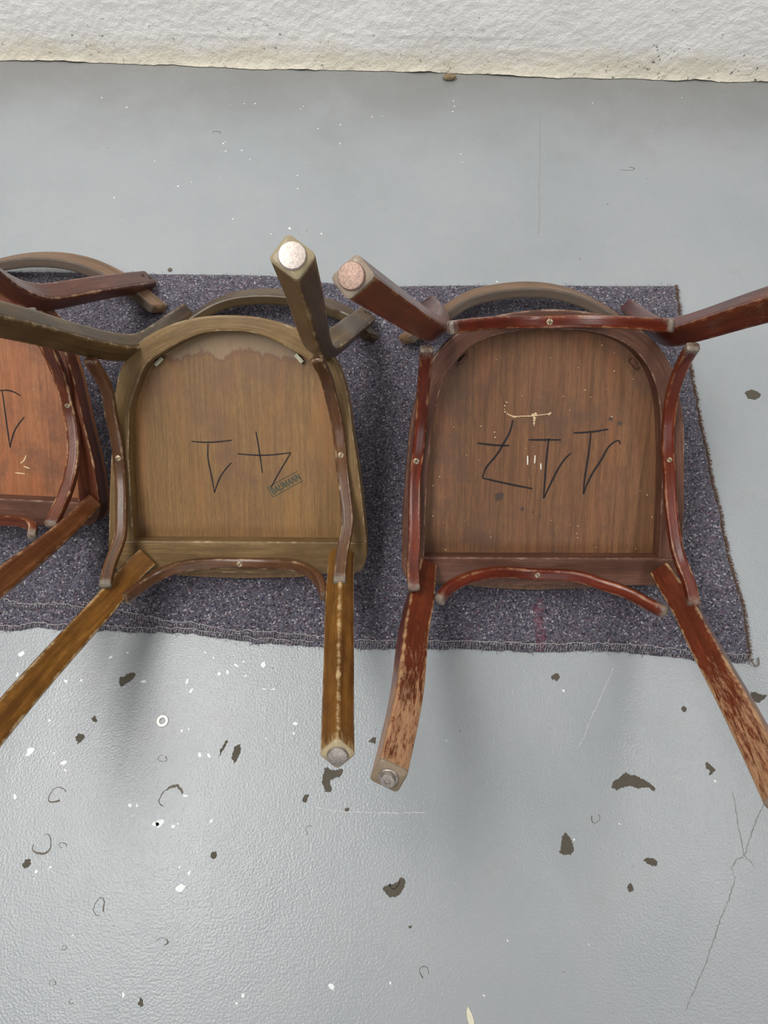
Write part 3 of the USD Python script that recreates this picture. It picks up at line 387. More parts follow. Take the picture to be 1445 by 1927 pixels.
# ------------------------------------------------------------------ timber members
def frames(C, A):
    T = np.gradient(C, axis=0); T /= np.linalg.norm(T, axis=1, keepdims=True)
    A = A - (A * T).sum(1, keepdims=True) * T; A /= np.linalg.norm(A, axis=1, keepdims=True)
    return T, A, np.cross(T, A)
def lerp(tab, t):
    tab = np.array(tab, float); return np.interp(t, tab[:, 0], tab[:, 1])
def spline(P, n):
    P = np.array(P, float); s = np.r_[0, np.cumsum(np.linalg.norm(np.diff(P, axis=0), axis=1))]
    t = np.linspace(0, s[-1], n)
    return CubicSpline(s, P, bc_type='natural')(t), t
def sections(C, A, B, w, d, r, s, bare=0.0, dust=0.0, off=(0, 0, 0), cap=True, near_dust=0.0):
    """a bar of rounded rectangular section; w across A, d across B, arrays along the path"""
    n = len(C); r = np.minimum(r, 0.42 * np.minimum(w, d))
    if cap:                                                        # ease the two ends
        k0, k1 = C[0] + (C[1] - C[0]) * 1e-3, C[-1]
        T0 = (C[1] - C[0]) / np.linalg.norm(C[1] - C[0]); T1 = (C[-1] - C[-2]) / np.linalg.norm(C[-1] - C[-2]); e = np.minimum(r, 0.003)
        C = np.vstack([C[:1], C[:1] + T0 * e[0], C[1:-1], C[-1:] - T1 * e[-1], C[-1:]])
        dup = lambda a: np.concatenate([a[:1], a, a[-1:]])
        A, B, w, d, r, s = map(dup, (A, B, w, d, r, s)); bare, dust = dup(bare), dup(dust)
        w = w.copy(); d = d.copy(); w[0] -= 2 * e[0]; d[0] -= 2 * e[0]; w[-1] -= 2 * e[-1]; d[-1] -= 2 * e[-1]
        s = np.r_[0, np.cumsum(np.linalg.norm(np.diff(C, axis=0), axis=1))]; n += 2
    V, G, K = [], [], []
    for k, (sa, sb) in enumerate(((1, 1), (-1, 1), (-1, -1), (1, -1))):
        base = k * 90
        items = [('in', base), (0, base), (45, base), (90, base), ('out', base)]
        for j, (a, b0) in enumerate(items):
            if a == 'in': x, y, e = w / 2 * 0 + sa, d / 2 * 0 + sb, 0.0
            ca = math.radians((a if not isinstance(a, str) else 0) + base)
            cx, cy = sa * (w / 2 - r), sb * (d / 2 - r)
            if isinstance(a, str):
                # flat-side vertices beside the rounded corner
                along = (k % 2 == 0) == (a == 'in')
                inset = np.minimum(1.45 * r, 0.46 * np.where(along, d, w))
                if along: x, y = sa * w / 2, sb * (d / 2 - inset)
                else: x, y = sa * (w / 2 - inset), sb * d / 2
                e = 0.0
            else:
                x, y = cx + r * math.cos(ca), cy + r * math.sin(ca); e = 1.0 if a == 45 else 0.8
            V.append(C + A * np.asarray(x)[:, None] + B * np.asarray(y)[:, None])
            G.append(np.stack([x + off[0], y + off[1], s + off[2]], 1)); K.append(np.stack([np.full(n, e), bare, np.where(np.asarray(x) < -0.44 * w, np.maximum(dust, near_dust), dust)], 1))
    m = len(V); V = np.stack(V, 1); G = np.stack(G, 1); K = np.stack(K, 1)
    if cap: K[0, :, 0] = K[-1, :, 0] = 1.0
    i = np.arange(n - 1)[:, None] * m; j = np.arange(m)[None]; jn = (j + 1) % m
    f = np.stack([i + j, i + jn, i + m + jn, i + m + j], -1).reshape(-1, 4)
    tri = np.vstack([f[:, [0, 1, 2]], f[:, [0, 2, 3]]])
    V = V.reshape(-1, 3); G = G.reshape(-1, 3); K = K.reshape(-1, 3)
    ends = []
    for e, o in ((0, 0), (n - 1, (n - 1) * m)):
        c = len(V); V = np.vstack([V, C[e]]); G = np.vstack([G, [*off[:2], s[e] + off[2]]]); K = np.vstack([K, [0.0, K[o, 1], K[o, 2]]])
        jj = np.arange(m); ends.append(np.stack([np.full(m, c), o + (jj + 1) % m, o + jj] if e == 0 else [np.full(m, c), o + jj, o + (jj + 1) % m], 1))
    return M().add(V, np.vstack([tri, *ends]), G, K)
goff = [0.0]
def member(P, A, w, d, r=0.004, n=44, bare=((0, 0), (1, 0)), dust=((0, 0), (1, 0))):
    C, s = spline(P, n); t = s / s[-1]; goff[0] += 1.37
    A = np.array(A, float)
    A = np.tile(A, (n, 1)) if A.ndim == 1 else np.stack([np.interp(t, np.linspace(0, 1, len(A)), A[:, k]) for k in range(3)], 1)
    T, A, B = frames(C, A)
    arr = lambda q: np.full(n, q) if np.isscalar(q) else lerp(q, t)
    return sections(C, A, B, arr(w), arr(d), np.full(n, r), s, lerp(bare, t), lerp(dust, t), (goff[0], goff[0] * 0.7, goff[0] * 0.3))
def lathe(profile, sections_=40): return trimesh.creation.revolve(profile, sections=sections_)
def place(t, loc, z, x=None):
    z = np.array(z, float); z /= np.linalg.norm(z); x = np.array(x if x is not None else (1, 0.2, 0), float); x -= z * (x @ z); x /= np.linalg.norm(x); R = np.eye(4)
    R[:3, 0], R[:3, 1], R[:3, 2], R[:3, 3] = x, np.cross(z, x), z, loc
    t = t.copy(); t.apply_transform(R); return t

steel_m = plain('worn_steel', (0.33, 0.29, 0.26), 0.42, metal=0.75, var=0.35, scale=420, bump=0.3)
bright_m = plain('worn_nickel', (0.50, 0.43, 0.39), 0.45, metal=0.4, var=0.3, scale=420, bump=0.35)
rust_m = plain('rusty_steel', (0.30, 0.20, 0.16), 0.55, metal=0.5, var=0.4, scale=420, bump=0.4)
screw_m = plain('brass_screw', (0.34, 0.26, 0.17), 0.45, metal=0.6, var=0.35, scale=500)
dark_m = plain('dark_recess', (0.02, 0.016, 0.012), 0.8)
ink_m = plain('marker_ink', (0.022, 0.017, 0.017), 0.6, var=0.2, spec=0.2)
stamp_m = plain('green_stamp_ink', (0.05, 0.065, 0.05), 0.7, var=0.5, scale=900, spec=0.2)
stain_m = plain('dark_ink_stain', (0.055, 0.032, 0.022), 0.55, var=0.4, scale=900)
cream_m = plain('cream_paint_drip', (0.58, 0.43, 0.25), 0.5, var=0.2, scale=600)
white_m = plain('white_paint_drip', (0.66, 0.60, 0.52), 0.5, var=0.15, scale=600)
pin_m = plain('tin_clip', (0.30, 0.29, 0.21), 0.4, metal=0.6, var=0.3)

def ribbon(pts, w, z, seed=0, taper=True):
    """a pen or paint stroke of a little thickness on the panel"""
    P = np.array(pts, float)
    C = spline(np.c_[P, np.zeros(len(P))], 28)[0][:, :2] if len(P) > 2 else P[0] + (P[1] - P[0]) * np.linspace(0, 1, 28)[:, None]
    T = np.gradient(C, axis=0); T /= np.linalg.norm(T, axis=1, keepdims=True); N = np.stack([-T[:, 1], T[:, 0]], 1)
    r = np.random.default_rng(seed); q = np.linspace(0, 1, 28); ww = w * (0.75 + 0.25 * np.sin(q * np.pi)) if taper else np.full(28, w)
    ww = (ww * (1 + r.normal(0, 0.05, 28)))[:, None]
    v = np.vstack([np.c_[C + N * ww, np.full(28, z)], np.c_[C - N * ww, np.full(28, z)], np.c_[C + N * ww, np.full(28, z - 0.0006)], np.c_[C - N * ww, np.full(28, z - 0.0006)]])
    i = np.arange(27); n = 28
    f = np.vstack([np.stack([i, i + n, i + n + 1, i + 1], 1), np.stack([i, i + 1, i + 1 + 2 * n, i + 2 * n], 1), np.stack([i + n, i + 3 * n, i + 3 * n + 1, i + n + 1], 1)])
    return v, f
def screw(parent, loc, nrm, mat_, slot=0.4, r=0.0046, cross=False):
    h = lathe([(0.0, -0.003), (r, -0.003), (r, 0.0004), (r * 0.8, 0.0009), (0.0, 0.0011)], 24)
    s = obj('screw', M().tm(place(h, loc, nrm)), mat_, parent, smooth=35)
    b = trimesh.creation.box(extents=(2 * r * 0.86, 0.0009, 0.0008)); b.apply_translation((0, 0, 0.0009)); b.apply_transform(trimesh.transformations.rotation_matrix(slot, (0, 0, 1)))
    m_ = M().tm(place(b, loc, nrm))
    if cross:
        b2 = trimesh.creation.box(extents=(2 * r * 0.8, 0.0009, 0.0008)); b2.apply_translation((0, 0, 0.0009)); b2.apply_transform(trimesh.transformations.rotation_matrix(slot + 1.57, (0, 0, 1))); m_.tm(place(b2, loc, nrm))
    obj('screw_slot', m_, dark_m, s.GetPath(), smooth=False)
def glide(parent, foot, axis, r, m_, hole=False):
    d = lathe([(0.0, -0.004), (r, -0.004), (r, 0.0016), (r * 0.93, 0.0032), (r * 0.6, 0.0042), (0.0, 0.0044)] if not hole else [(0.0, -0.004), (r * 1.3, -0.004), (r * 1.3, 0.001), (r * 1.2, 0.002), (r, 0.002), (r, 0.0062), (r * 0.92, 0.0074), (r * 0.42, 0.0076), (r * 0.38, 0.0060), (0.0, 0.0058)], 36)
    obj('glide', M().tm(place(d, foot, axis)), m_, parent, smooth=35)

def chair(pose, wood_m, leg_m, brace_m, rail_m, panel_m, inner, outer, front_edge, front_legs, rear_legs, rail, braces, screws, glides, leg_w, frame_m=None, group='upside-down bistro chairs on the blanket', label=None, pins=(), rail_front=None, rail_edge=-0.050, pin_mat=None):
    (x, y), yaw, tilt, roll = pose
    cy, sy, ct, st, cr, sr = math.cos(yaw), math.sin(yaw), math.cos(tilt), math.sin(tilt), math.cos(roll), math.sin(roll)
    R = np.array([[cy, -sy, 0], [sy, cy, 0], [0, 0, 1]]) @ np.array([[1, 0, 0], [0, ct, -st], [0, st, ct]]) @ np.array([[cr, 0, sr], [0, 1, 0], [-sr, 0, cr]])
    o = np.array([x, y, 0.010]) - R @ np.array([0, -0.085, -0.042])
    c = UsdGeom.Xform.Define(stage, numbered('/World', 'bistro_chair'))
    m4 = np.eye(4); m4[:3, :3] = R.T; m4[3, :3] = o
    c.AddTransformOp().Set(Gf.Matrix4d(*[float(q) for q in m4.ravel()]))
    P = c.GetPrim(); tag(P, label, 'chair', group); CP = P.GetPath()
    frame_m = frame_m or wood_m
    # seat: bent U-shaped rail, straight front rail, thin plywood panel on top
    def resample(pts, n):
        C, _ = spline(np.c_[np.array(pts), np.zeros(len(pts))], 400); q = np.r_[0, np.cumsum(np.linalg.norm(np.diff(C[:, :2], axis=0), axis=1))]
        return np.stack([np.interp(np.linspace(0, q[-1], n), q, C[:, k]) for k in (0, 1)], 1)
    n = 90
    full = lambda half: [(-a, b) for a, b in half] + [(a, b) for a, b in half[::-1][1:]] if half[-1][0] == 0 else None
    I, O = resample(full(inner), n), resample(full(outer), n)
    W = O - I; w = np.linalg.norm(W, axis=1); A = np.c_[W / w[:, None], np.zeros(n)]; B = np.tile([0, 0, 1.0], (n, 1))
    C = np.c_[(I + O) / 2, np.full(n, -0.016)]; s = np.r_[0, np.cumsum(np.linalg.norm(np.diff(C, axis=0), axis=1))]
    goff[0] += 1.7
    obj('seat_rail', sections(C, -A, B, w, np.full(n, 0.032), np.full(n, 0.003), s, np.full(n, 0.0), np.full(n, 0.05), (goff[0], 0, 0), cap=False), frame_m, CP)
    n = 60; fx = np.linspace(-outer[0][0], outer[0][0], n); t = fx / outer[0][0]
    fe = np.interp(np.abs(fx), [q[0] for q in front_edge], [q[1] for q in front_edge]); ib = np.full(n, inner[0][1]); ob = outer[0][1]
    
    fr = np.maximum(fe, rail_edge); w = ib - fr; A = np.tile([0, 1.0, 0], (n, 1)); C = np.c_[fx, (ib + fr) / 2, np.full(n, -0.016)]; s = fx - fx[0]
    obj('front_rail', sections(C, A, np.cross(np.tile([1.0, 0, 0], (n, 1)), A), w, np.full(n, 0.032), np.full(n, 0.003), s, np.full(n, 0.0), np.full(n, 0.24), (goff[0] + 0.4, 0, 0), cap=False), rail_front or frame_m, CP)
    ol = [tuple(q) for q in O] + [(a, b) for a, b in zip(fx[::-1], fe[::-1])]
    pl = slab(ol, -0.041, -0.0315); pm = M().tm(pl); v = pm.v[0]; goff[0] += 0.9
    pm.g[0] = np.stack([v[:, 0] + goff[0], v[:, 2], v[:, 1]], 1)
    seat = obj('seat_panel', pm, panel_m, CP, smooth=30)
    # legs
    for i, (pts, a, wd, bare, dust) in enumerate(front_legs):
        lg = obj('front_leg', member(pts, a, wd[0], wd[1], 0.0045, 48, bare, dust), leg_m, CP)
        d = np.array(pts[-1]) - np.array(pts[-2]); g = glides[i]
        if g: glide(lg.GetPath(), np.array(pts[-1]), d, *g)
    for i, (pts, a, wd, bare, dust) in enumerate(rear_legs):
        lg = obj('rear_leg', member(pts, a, wd[0], wd[1], 0.0045, 64, bare, dust), wood_m, CP)
        d = np.array(pts[0]) - np.array(pts[1]); g = glides[2 + i]
        if g: glide(lg.GetPath(), np.array(pts[0]), d, *g)
        T = np.array(pts[-1]) - np.array(pts[-2]); T /= np.linalg.norm(T); a = np.array(a, float); a -= T * (a @ T); nrm = np.cross(T, a / np.linalg.norm(a)); nrm = nrm if nrm[1] > 0 else -nrm
        for q in (0.012, 0.030):                                    # plugged screw holes through the back of the post
            h = lathe([(0.0, -0.002), (0.0036, -0.002), (0.0036, 0.0005), (0.0024, 0.0002), (0, 0.0002)], 16)
            dd = wd[1] if np.isscalar(wd[1]) else wd[1][-1][1]
            obj('screw_hole', M().tm(place(h, np.array(pts[-1]) - T * q + nrm * dd / 2 + a / np.linalg.norm(a) * (0.004 if q > 0.02 else -0.003), nrm)), dark_m, lg.GetPath(), smooth=35)
    # bent back rail, fixed to the front of the posts
    C, s = spline(rail, 70); T = np.gradient(C, axis=0); T /= np.linalg.norm(T, axis=1, keepdims=True)
    H = np.tile([0, 0.30, -1.0], (70, 1)); H -= (H * T).sum(1, keepdims=True) * T; H /= np.linalg.norm(H, axis=1, keepdims=True)
    N = np.cross(H, T); N *= np.sign(N[:, 1:2] + 1e-9)
    t = s / s[-1]; hh = lerp([(0, 0.040), (0.2, 0.056), (0.8, 0.056), (1, 0.040)], t); th = 0.0185
    Cc = C - H * hh[:, None] / 2 - N * th / 2; goff[0] += 1.1
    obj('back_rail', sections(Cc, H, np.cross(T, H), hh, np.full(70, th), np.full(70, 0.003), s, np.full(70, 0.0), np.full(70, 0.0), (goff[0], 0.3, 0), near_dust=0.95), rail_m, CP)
    # bentwood braces screwed under the seat
    for name, pts, a, wd, dust in braces:
        pts = np.array(pts) - [0, 0, 0.006]
        obj(name, member(pts, a, wd[0], wd[1], 0.004, 52, ((0, 0), (1, 0)), dust), brace_m, CP)
    for loc, nrm, sl, cross in screws: screw(CP, loc, nrm, screw_m, sl, cross=cross)
    for (px, py, ang) in pins:
        b = trimesh.creation.box(extents=(0.016, 0.006, 0.009)); b.apply_transform(trimesh.transformations.rotation_matrix(ang, (0, 0, 1))); b.apply_translation((px, py, -0.026))
        obj('metal_clip', M().tm(b), pin_mat or pin_m, CP, smooth=False)
    return P, CP
def write(CP, name, strokes, w, m_, z=-0.0311, seed=0, label=None):
    m = M()
    for i, st in enumerate(strokes): m.add(*ribbon(st, w, z, seed + i))
    return obj(name, m, m_, CP, smooth=False, label=label)

# ------------------------------------------------------------------ timbers of the three chairs
red_m = wood('mahogany_stain', (0.052, 0.008, 0.003), (0.128, 0.018, 0.006), (0.199, 0.037, 0.012), (0.40, 0.215, 0.105), (0.29, 0.135, 0.062))
redleg_m = wood('mahogany_stain_worn_leg', (0.054, 0.010, 0.003), (0.126, 0.022, 0.007), (0.189, 0.041, 0.013), (0.37, 0.205, 0.105), (0.40, 0.24, 0.12), edge_at=(0.75, 1.1), bare_k=2.4, dustc=(0.17, 0.145, 0.105))
redframe_m = wood('mahogany_frame_dusty', (0.062, 0.025, 0.015), (0.119, 0.049, 0.030), (0.171, 0.075, 0.046), (0.24, 0.15, 0.10), (0.26, 0.16, 0.11), rough=0.55, coat=0.05, edge_at=(0.85, 1.2), dustc=(0.15, 0.125, 0.10))
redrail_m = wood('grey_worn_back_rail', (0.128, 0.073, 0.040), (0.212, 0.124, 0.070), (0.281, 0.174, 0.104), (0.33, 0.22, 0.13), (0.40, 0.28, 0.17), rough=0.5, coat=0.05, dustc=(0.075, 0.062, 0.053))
brown_m = wood('olive_brown_stain', (0.045, 0.024, 0.007), (0.104, 0.059, 0.019), (0.167, 0.101, 0.037), (0.34, 0.25, 0.14), (0.33, 0.24, 0.13), rough=0.42, dustc=(0.22, 0.185, 0.115))
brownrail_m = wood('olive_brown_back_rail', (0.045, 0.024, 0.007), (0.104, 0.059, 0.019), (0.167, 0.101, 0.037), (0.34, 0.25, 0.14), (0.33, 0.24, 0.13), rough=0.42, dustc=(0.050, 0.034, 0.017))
brownleg_m = wood('golden_brown_leg', (0.083, 0.031, 0.006), (0.207, 0.088, 0.015), (0.304, 0.142, 0.030), (0.42, 0.29, 0.14), (0.50, 0.36, 0.19), edge_at=(0.78, 1.15), dustc=(0.34, 0.28, 0.18))
brownbrace_m = wood('dark_brown_brace', (0.048, 0.019, 0.007), (0.109, 0.046, 0.019), (0.166, 0.079, 0.034), (0.3, 0.2, 0.12), (0.30, 0.20, 0.11), edge_at=(0.9, 1.25))
brownframe_m = wood('brown_frame_worn', (0.098, 0.056, 0.020), (0.176, 0.106, 0.041), (0.246, 0.156, 0.066), (0.34, 0.26, 0.16), (0.34, 0.26, 0.16), rough=0.55, coat=0.05, dustc=(0.23, 0.18, 0.12))
orange_m = wood('orange_red_stain', (0.060, 0.014, 0.006), (0.124, 0.032, 0.013), (0.193, 0.060, 0.026), (0.40, 0.22, 0.11), (0.42, 0.25, 0.13))
orangeleg_m = wood('orange_brown_leg', (0.071, 0.021, 0.006), (0.142, 0.046, 0.014), (0.228, 0.088, 0.034), (0.36, 0.21, 0.11), (0.36, 0.20, 0.10))
panel_red = panel('panel_rosewood_brown', (0.107, 0.046, 0.020), (0.170, 0.076, 0.032), (0.225, 0.106, 0.046), (0.097, 0.050, 0.031), (0.239, 0.090, 0.039), figure=0.32, speck=1.5, blot=(0.46, 0.64, 9.0))
panel_brown = panel('panel_tan', (0.145, 0.076, 0.026), (0.208, 0.112, 0.038), (0.268, 0.153, 0.056), (0.128, 0.063, 0.037), (0.271, 0.116, 0.036), figure=0.10, speck=0.4, blot=(0.46, 0.70, 6.0), water=(0.285, (0.25, 0.185, 0.115), (0.13, 0.060, 0.038)))
panel_orange = panel('panel_orange', (0.200, 0.071, 0.029), (0.274, 0.104, 0.043), (0.333, 0.148, 0.068), (0.133, 0.059, 0.034), (0.337, 0.109, 0.040), figure=0.1, speck=1.2, blot=(0.5, 0.68, 11.0))

NO = ((0, 0), (1, 0)); FEET = ((0, 0), (0.985, 0), (0.992, 0.9), (1, 1.0)); REARFEET = ((0, 1.0), (0.006, 0.9), (0.011, 0), (1, 0))
ends_dust = ((0, 0.7), (0.035, 0.5), (0.075, 0.0), (0.925, 0.0), (0.965, 0.5), (1, 0.7))
roll = math.radians(-1.5)
# ---- chair 117, on the right
P3, C3 = chair(((0.24778, 0.37859), 0.0038, 0.63524, roll), red_m, redleg_m, red_m, redrail_m, panel_red,
    [(0.183, -0.004), (0.181, 0.07), (0.177, 0.15), (0.172, 0.20), (0.163, 0.25), (0.15, 0.283), (0.128, 0.311), (0.105, 0.327), (0.075, 0.338), (0.045, 0.343), (0, 0.3445)],
    [(0.219, -0.004), (0.2175, 0.06), (0.211, 0.15), (0.205, 0.21), (0.1955, 0.25), (0.182, 0.288), (0.160, 0.320), (0.128, 0.346), (0.092, 0.362), (0.045, 0.371), (0, 0.374)],
    [(0.0, -0.0675), (0.085, -0.064), (0.16, -0.054), (0.20, -0.047), (0.212, -0.040), (0.2175, -0.030), (0.219, -0.022)],
    [([(-0.179, -0.0156, 0.002), (-0.1859, -0.0343, .045), (-0.1932, -0.0525, .09), (-0.2008, -0.0704, .14), (-0.2112, -0.0989, .275), (-0.2238, -0.1176, .372), (-0.2319, -0.1242, .43)], (0.91, -0.41, 0), ([(0, .028), (.2, .0385), (.6, .037), (1, .034)], [(0, .022), (.25, .032), (1, .031)]), ((0, -.3), (.3, .1), (.55, .42), (.75, .62), (.97, .72), (1, .8)), FEET),
     ([(0.1853, -0.0211, 0.002), (0.1922, -0.0392, .045), (0.2003, -0.0602, .09), (0.2017, -0.0737, .125), (0.2005, -0.1088, .255), (0.1975, -0.1312, .345), (0.1925, -0.1519, .43)], (0.72, 0.69, 0), ([(0, .032), (.15, .036), (1, .039)], [(0, .014), (.25, .026), (1, .031)]), ((0, -.4), (.3, .05), (.55, .40), (.8, .6), (1, .7)), FEET)],
    [([(-0.2648, 0.3896, .43), (-0.222, 0.368, .24), (-0.184, 0.350, .07), (-0.1685, 0.349, -.02), (-0.1634, 0.363, -.10), (-0.1638, 0.380, -.25), (-0.1665, 0.3938, -.370)], (0.78, 0.62, 0), ([(0, .034), (.5, .035), (1, .036)], .028), ((0, .7), (.012, .35), (.06, .15), (.15, -.05), (1, -.05)), REARFEET),
     ([(0.2078, 0.3873, .43), (0.196, 0.364, .20), (0.184, 0.345, .05), (0.1765, 0.340, -.02), (0.180, 0.346, -.08), (0.1983, 0.3594, -.2), (0.2226, 0.3847, -.379)], (-0.72, 0.69, 0), ([(0, .034), (.5, .035), (1, .036)], .028), ((0, .6), (.2, .4), (.35, .2), (.45, -.05), (1, -.05)), NO)],
    [(-0.2286, 0.335, -.318), (-0.2005, 0.3566, -.340), (-0.1441, 0.3916, -.366), (-0.1044, 0.4164, -.372), (-0.0405, 0.4339, -.373), (0.0121, 0.4385, -.373), (0.073, 0.4333, -.373), (0.134, 0.4135, -.373), (0.1897, 0.3825, -.370), (0.231, 0.353, -.345), (0.256, 0.331, -.328)],
    [('side_brace', [(-0.1853, 0.3209, 0.105), (-0.1854, 0.3063, 0.088), (-0.1878, 0.2681, 0.0526), (-0.1904, 0.2073, 0.0195), (-0.1954, 0.1522, 0.01), (-0.1985, 0.1247, 0.0118), (-0.1992, 0.0969, 0.0175), (-0.1992, 0.0587, 0.0323), (-0.2001, 0.0239, 0.0543), (-0.2019, -0.0009, 0.0766), (-0.2006, -0.0264, 0.105)], (1, 0, 0), (.0185, .0125), ends_dust),
     ('side_brace', [(0.1745, 0.3227, 0.105), (0.1732, 0.3097, 0.0876), (0.1726, 0.2858, 0.0621), (0.1734, 0.2545, 0.0387), (0.177, 0.2175, 0.0208), (0.1837, 0.1573, 0.01), (0.1867, 0.1372, 0.0107), (0.1895, 0.0974, 0.0165), (0.1926, 0.0587, 0.028), (0.196, 0.0227, 0.0451), (0.2014, -0.0034, 0.0628), (0.2058, -0.0214, 0.0787), (0.206, -0.0485, 0.105)], (1, 0, 0), (.0185, .0135), ends_dust),
     ('front_brace', [(-0.1634, -0.0498, 0.09), (-0.1518, -0.0362, 0.0741), (-0.131, -0.0273, 0.0578), (-0.0998, -0.0221, 0.0395), (-0.0569, -0.0233, 0.0213), (-0.0046, -0.0301, 0.01), (0.0642, -0.0313, 0.0241), (0.0905, -0.038, 0.0349), (0.1261, -0.0459, 0.0538), (0.1508, -0.0563, 0.0716), (0.1728, -0.0636, 0.09)], (0, 1, 0), (.018, .0135), ends_dust),
     ('rear_brace', [(-0.1556, 0.3466, 0.105), (-0.1329, 0.3497, 0.0779), (-0.0763, 0.3546, 0.0314), (-0.0043, 0.3554, 0.01), (0.0339, 0.356, 0.0144), (0.0853, 0.3546, 0.037), (0.1278, 0.3509, 0.0782), (0.1448, 0.349, 0.105)], (0, 1, 0), (.0185, .0125), ends_dust)],
    [((-0.197, 0.1505, 0.010), (0, 0, 1), 0.9, True), ((-0.2015, -0.004, 0.0745), (0, 0.62, 0.78), 0.2, False), ((-0.0062, -0.0295, 0.0103), (0, 0, 1), 1.9, False), ((0.1845, 0.153, 0.010), (0, 0, 1), 2.2, False), ((-0.004, 0.3555, 0.0102), (0, 0, 1), 1.2, True)],
    [(0.0085, steel_m, True), (0.0085, steel_m, True), (0.0132, rust_m), (0.0132, rust_m)], None, frame_m=redframe_m,
    label='red mahogany bistro chair upside down with 117 written under its seat, at the right', pins=((0.1315, 0.2945, 2.3), (-0.1255, 0.3010, 0.85)), pin_mat=redframe_m)
ww = 0.00155
write(C3, 'digit', [[(-0.0469, 0.2084), (-0.0512, 0.1894), (-0.0606, 0.1712), (-0.0724, 0.1511), (-0.0868, 0.1325), (-0.0914, 0.1172)], [(-0.0914, 0.1172), (-0.0544, 0.1088), (-0.0124, 0.1003)], [(-0.1011, 0.1728), (-0.0729, 0.1695), (-0.0514, 0.1687)]], ww, ink_m, seed=1, label='handwritten digit 7, upside down')
write(C3, 'digit', [[(-0.0212, 0.1778), (0.029, 0.1778)], [(0.01, 0.1803), (0.008, 0.1511), (0.0068, 0.1199), (0.0059, 0.0845)], [(0.0059, 0.0845), (0.018, 0.1131), (0.0293, 0.1368), (0.041, 0.1528), (0.0457, 0.157)]], ww, ink_m, seed=5, label='handwritten digit 1 in the middle, upside down')
write(C3, 'digit', [[(0.0482, 0.1886), (0.0784, 0.1906), (0.1011, 0.1944)], [(0.0745, 0.1878), (0.0724, 0.1511), (0.0687, 0.1132), (0.0682, 0.0919)], [(0.0682, 0.0919), (0.0746, 0.1115), (0.0858, 0.1344), (0.0955, 0.1512), (0.1082, 0.172), (0.1194, 0.1762), (0.1206, 0.1712)]], ww, ink_m, seed=9, label='handwritten digit 1 at the right, upside down')
rd = np.random.default_rng(77); dm = M()
for (qx, qy, qr) in [(-0.0573, 0.2362, .0013), (-0.0596, 0.2305, .0012), (-0.0602, 0.2255, .0010), (-0.0592, 0.2215, .0014), (-0.056, 0.2188, .0012), (-0.0535, 0.2172, .0013), (-0.0505, 0.2160, .0011), (-0.0462, 0.2143, .0018), (-0.0435, 0.2138, .0016), (-0.0405, 0.2139, .0011), (-0.037, 0.2141, .0010), (-0.031, 0.2146, .0009), (-0.0225, 0.2150, .0012), (-0.0155, 0.2165, .0026), (-0.0125, 0.2180, .0024), (-0.0138, 0.2120, .0022), (-0.0138, 0.2080, .0018), (-0.0139, 0.2040, .0016), (-0.0140, 0.2012, .0011), (0.0085, 0.2180, .0017), (0.0105, 0.2195, .0015), (-0.0745, 0.190, .0013), (-0.0735, 0.182, .0012)]:
    th = np.linspace(0, 2 * np.pi, 11, endpoint=False); q = qr * rd.uniform(0.7, 1.25, 11)
    dm.tm(slab(np.stack([qx + q * np.cos(th), qy + q * np.sin(th)], 1), -0.0318, -0.0309))
for st in ([(-0.0462, 0.2143), (-0.031, 0.2147), (-0.0155, 0.2152), (-0.003, 0.2168), (0.0090, 0.2185)], [(-0.0535, 0.2172), (-0.049, 0.2150), (-0.0435, 0.2138)]):
    dm.add(*ribbon(st, 0.0007, -0.0310, 31))
obj('paint_splash', dm, cream_m, C3, smooth=False, label='cream splash of paint', kind='stuff')
for q, st in enumerate(([(-0.0219, 0.1528), (-0.0213, 0.1385)], [(-0.0103, 0.1536), (-0.0106, 0.141)], [(-0.0007, 0.141), (-0.0003, 0.1309)])):
    write(C3, 'paint_drip', [st], 0.0011, white_m, -0.0310, 41 + q)

rd = np.random.default_rng(88)
for (qx, qy, qr) in [(-0.0645, 0.0880, .0085), (-0.0268, 0.067, .0036), (-0.0100, 0.062, .0018), (0.0015, 0.0565, .0022), (0.118, 0.203, .0040), (0.104, 0.210, .0034)]:
    th = np.linspace(0, 2 * np.pi, 26, endpoint=False); q = qr * rd.uniform(0.55, 1.15, 26)
    obj('dark_stain', M().tm(slab(np.stack([qx + q * np.cos(th), qy + q * np.sin(th)], 1), -0.0318, -0.0313)), stain_m, C3, smooth=False)

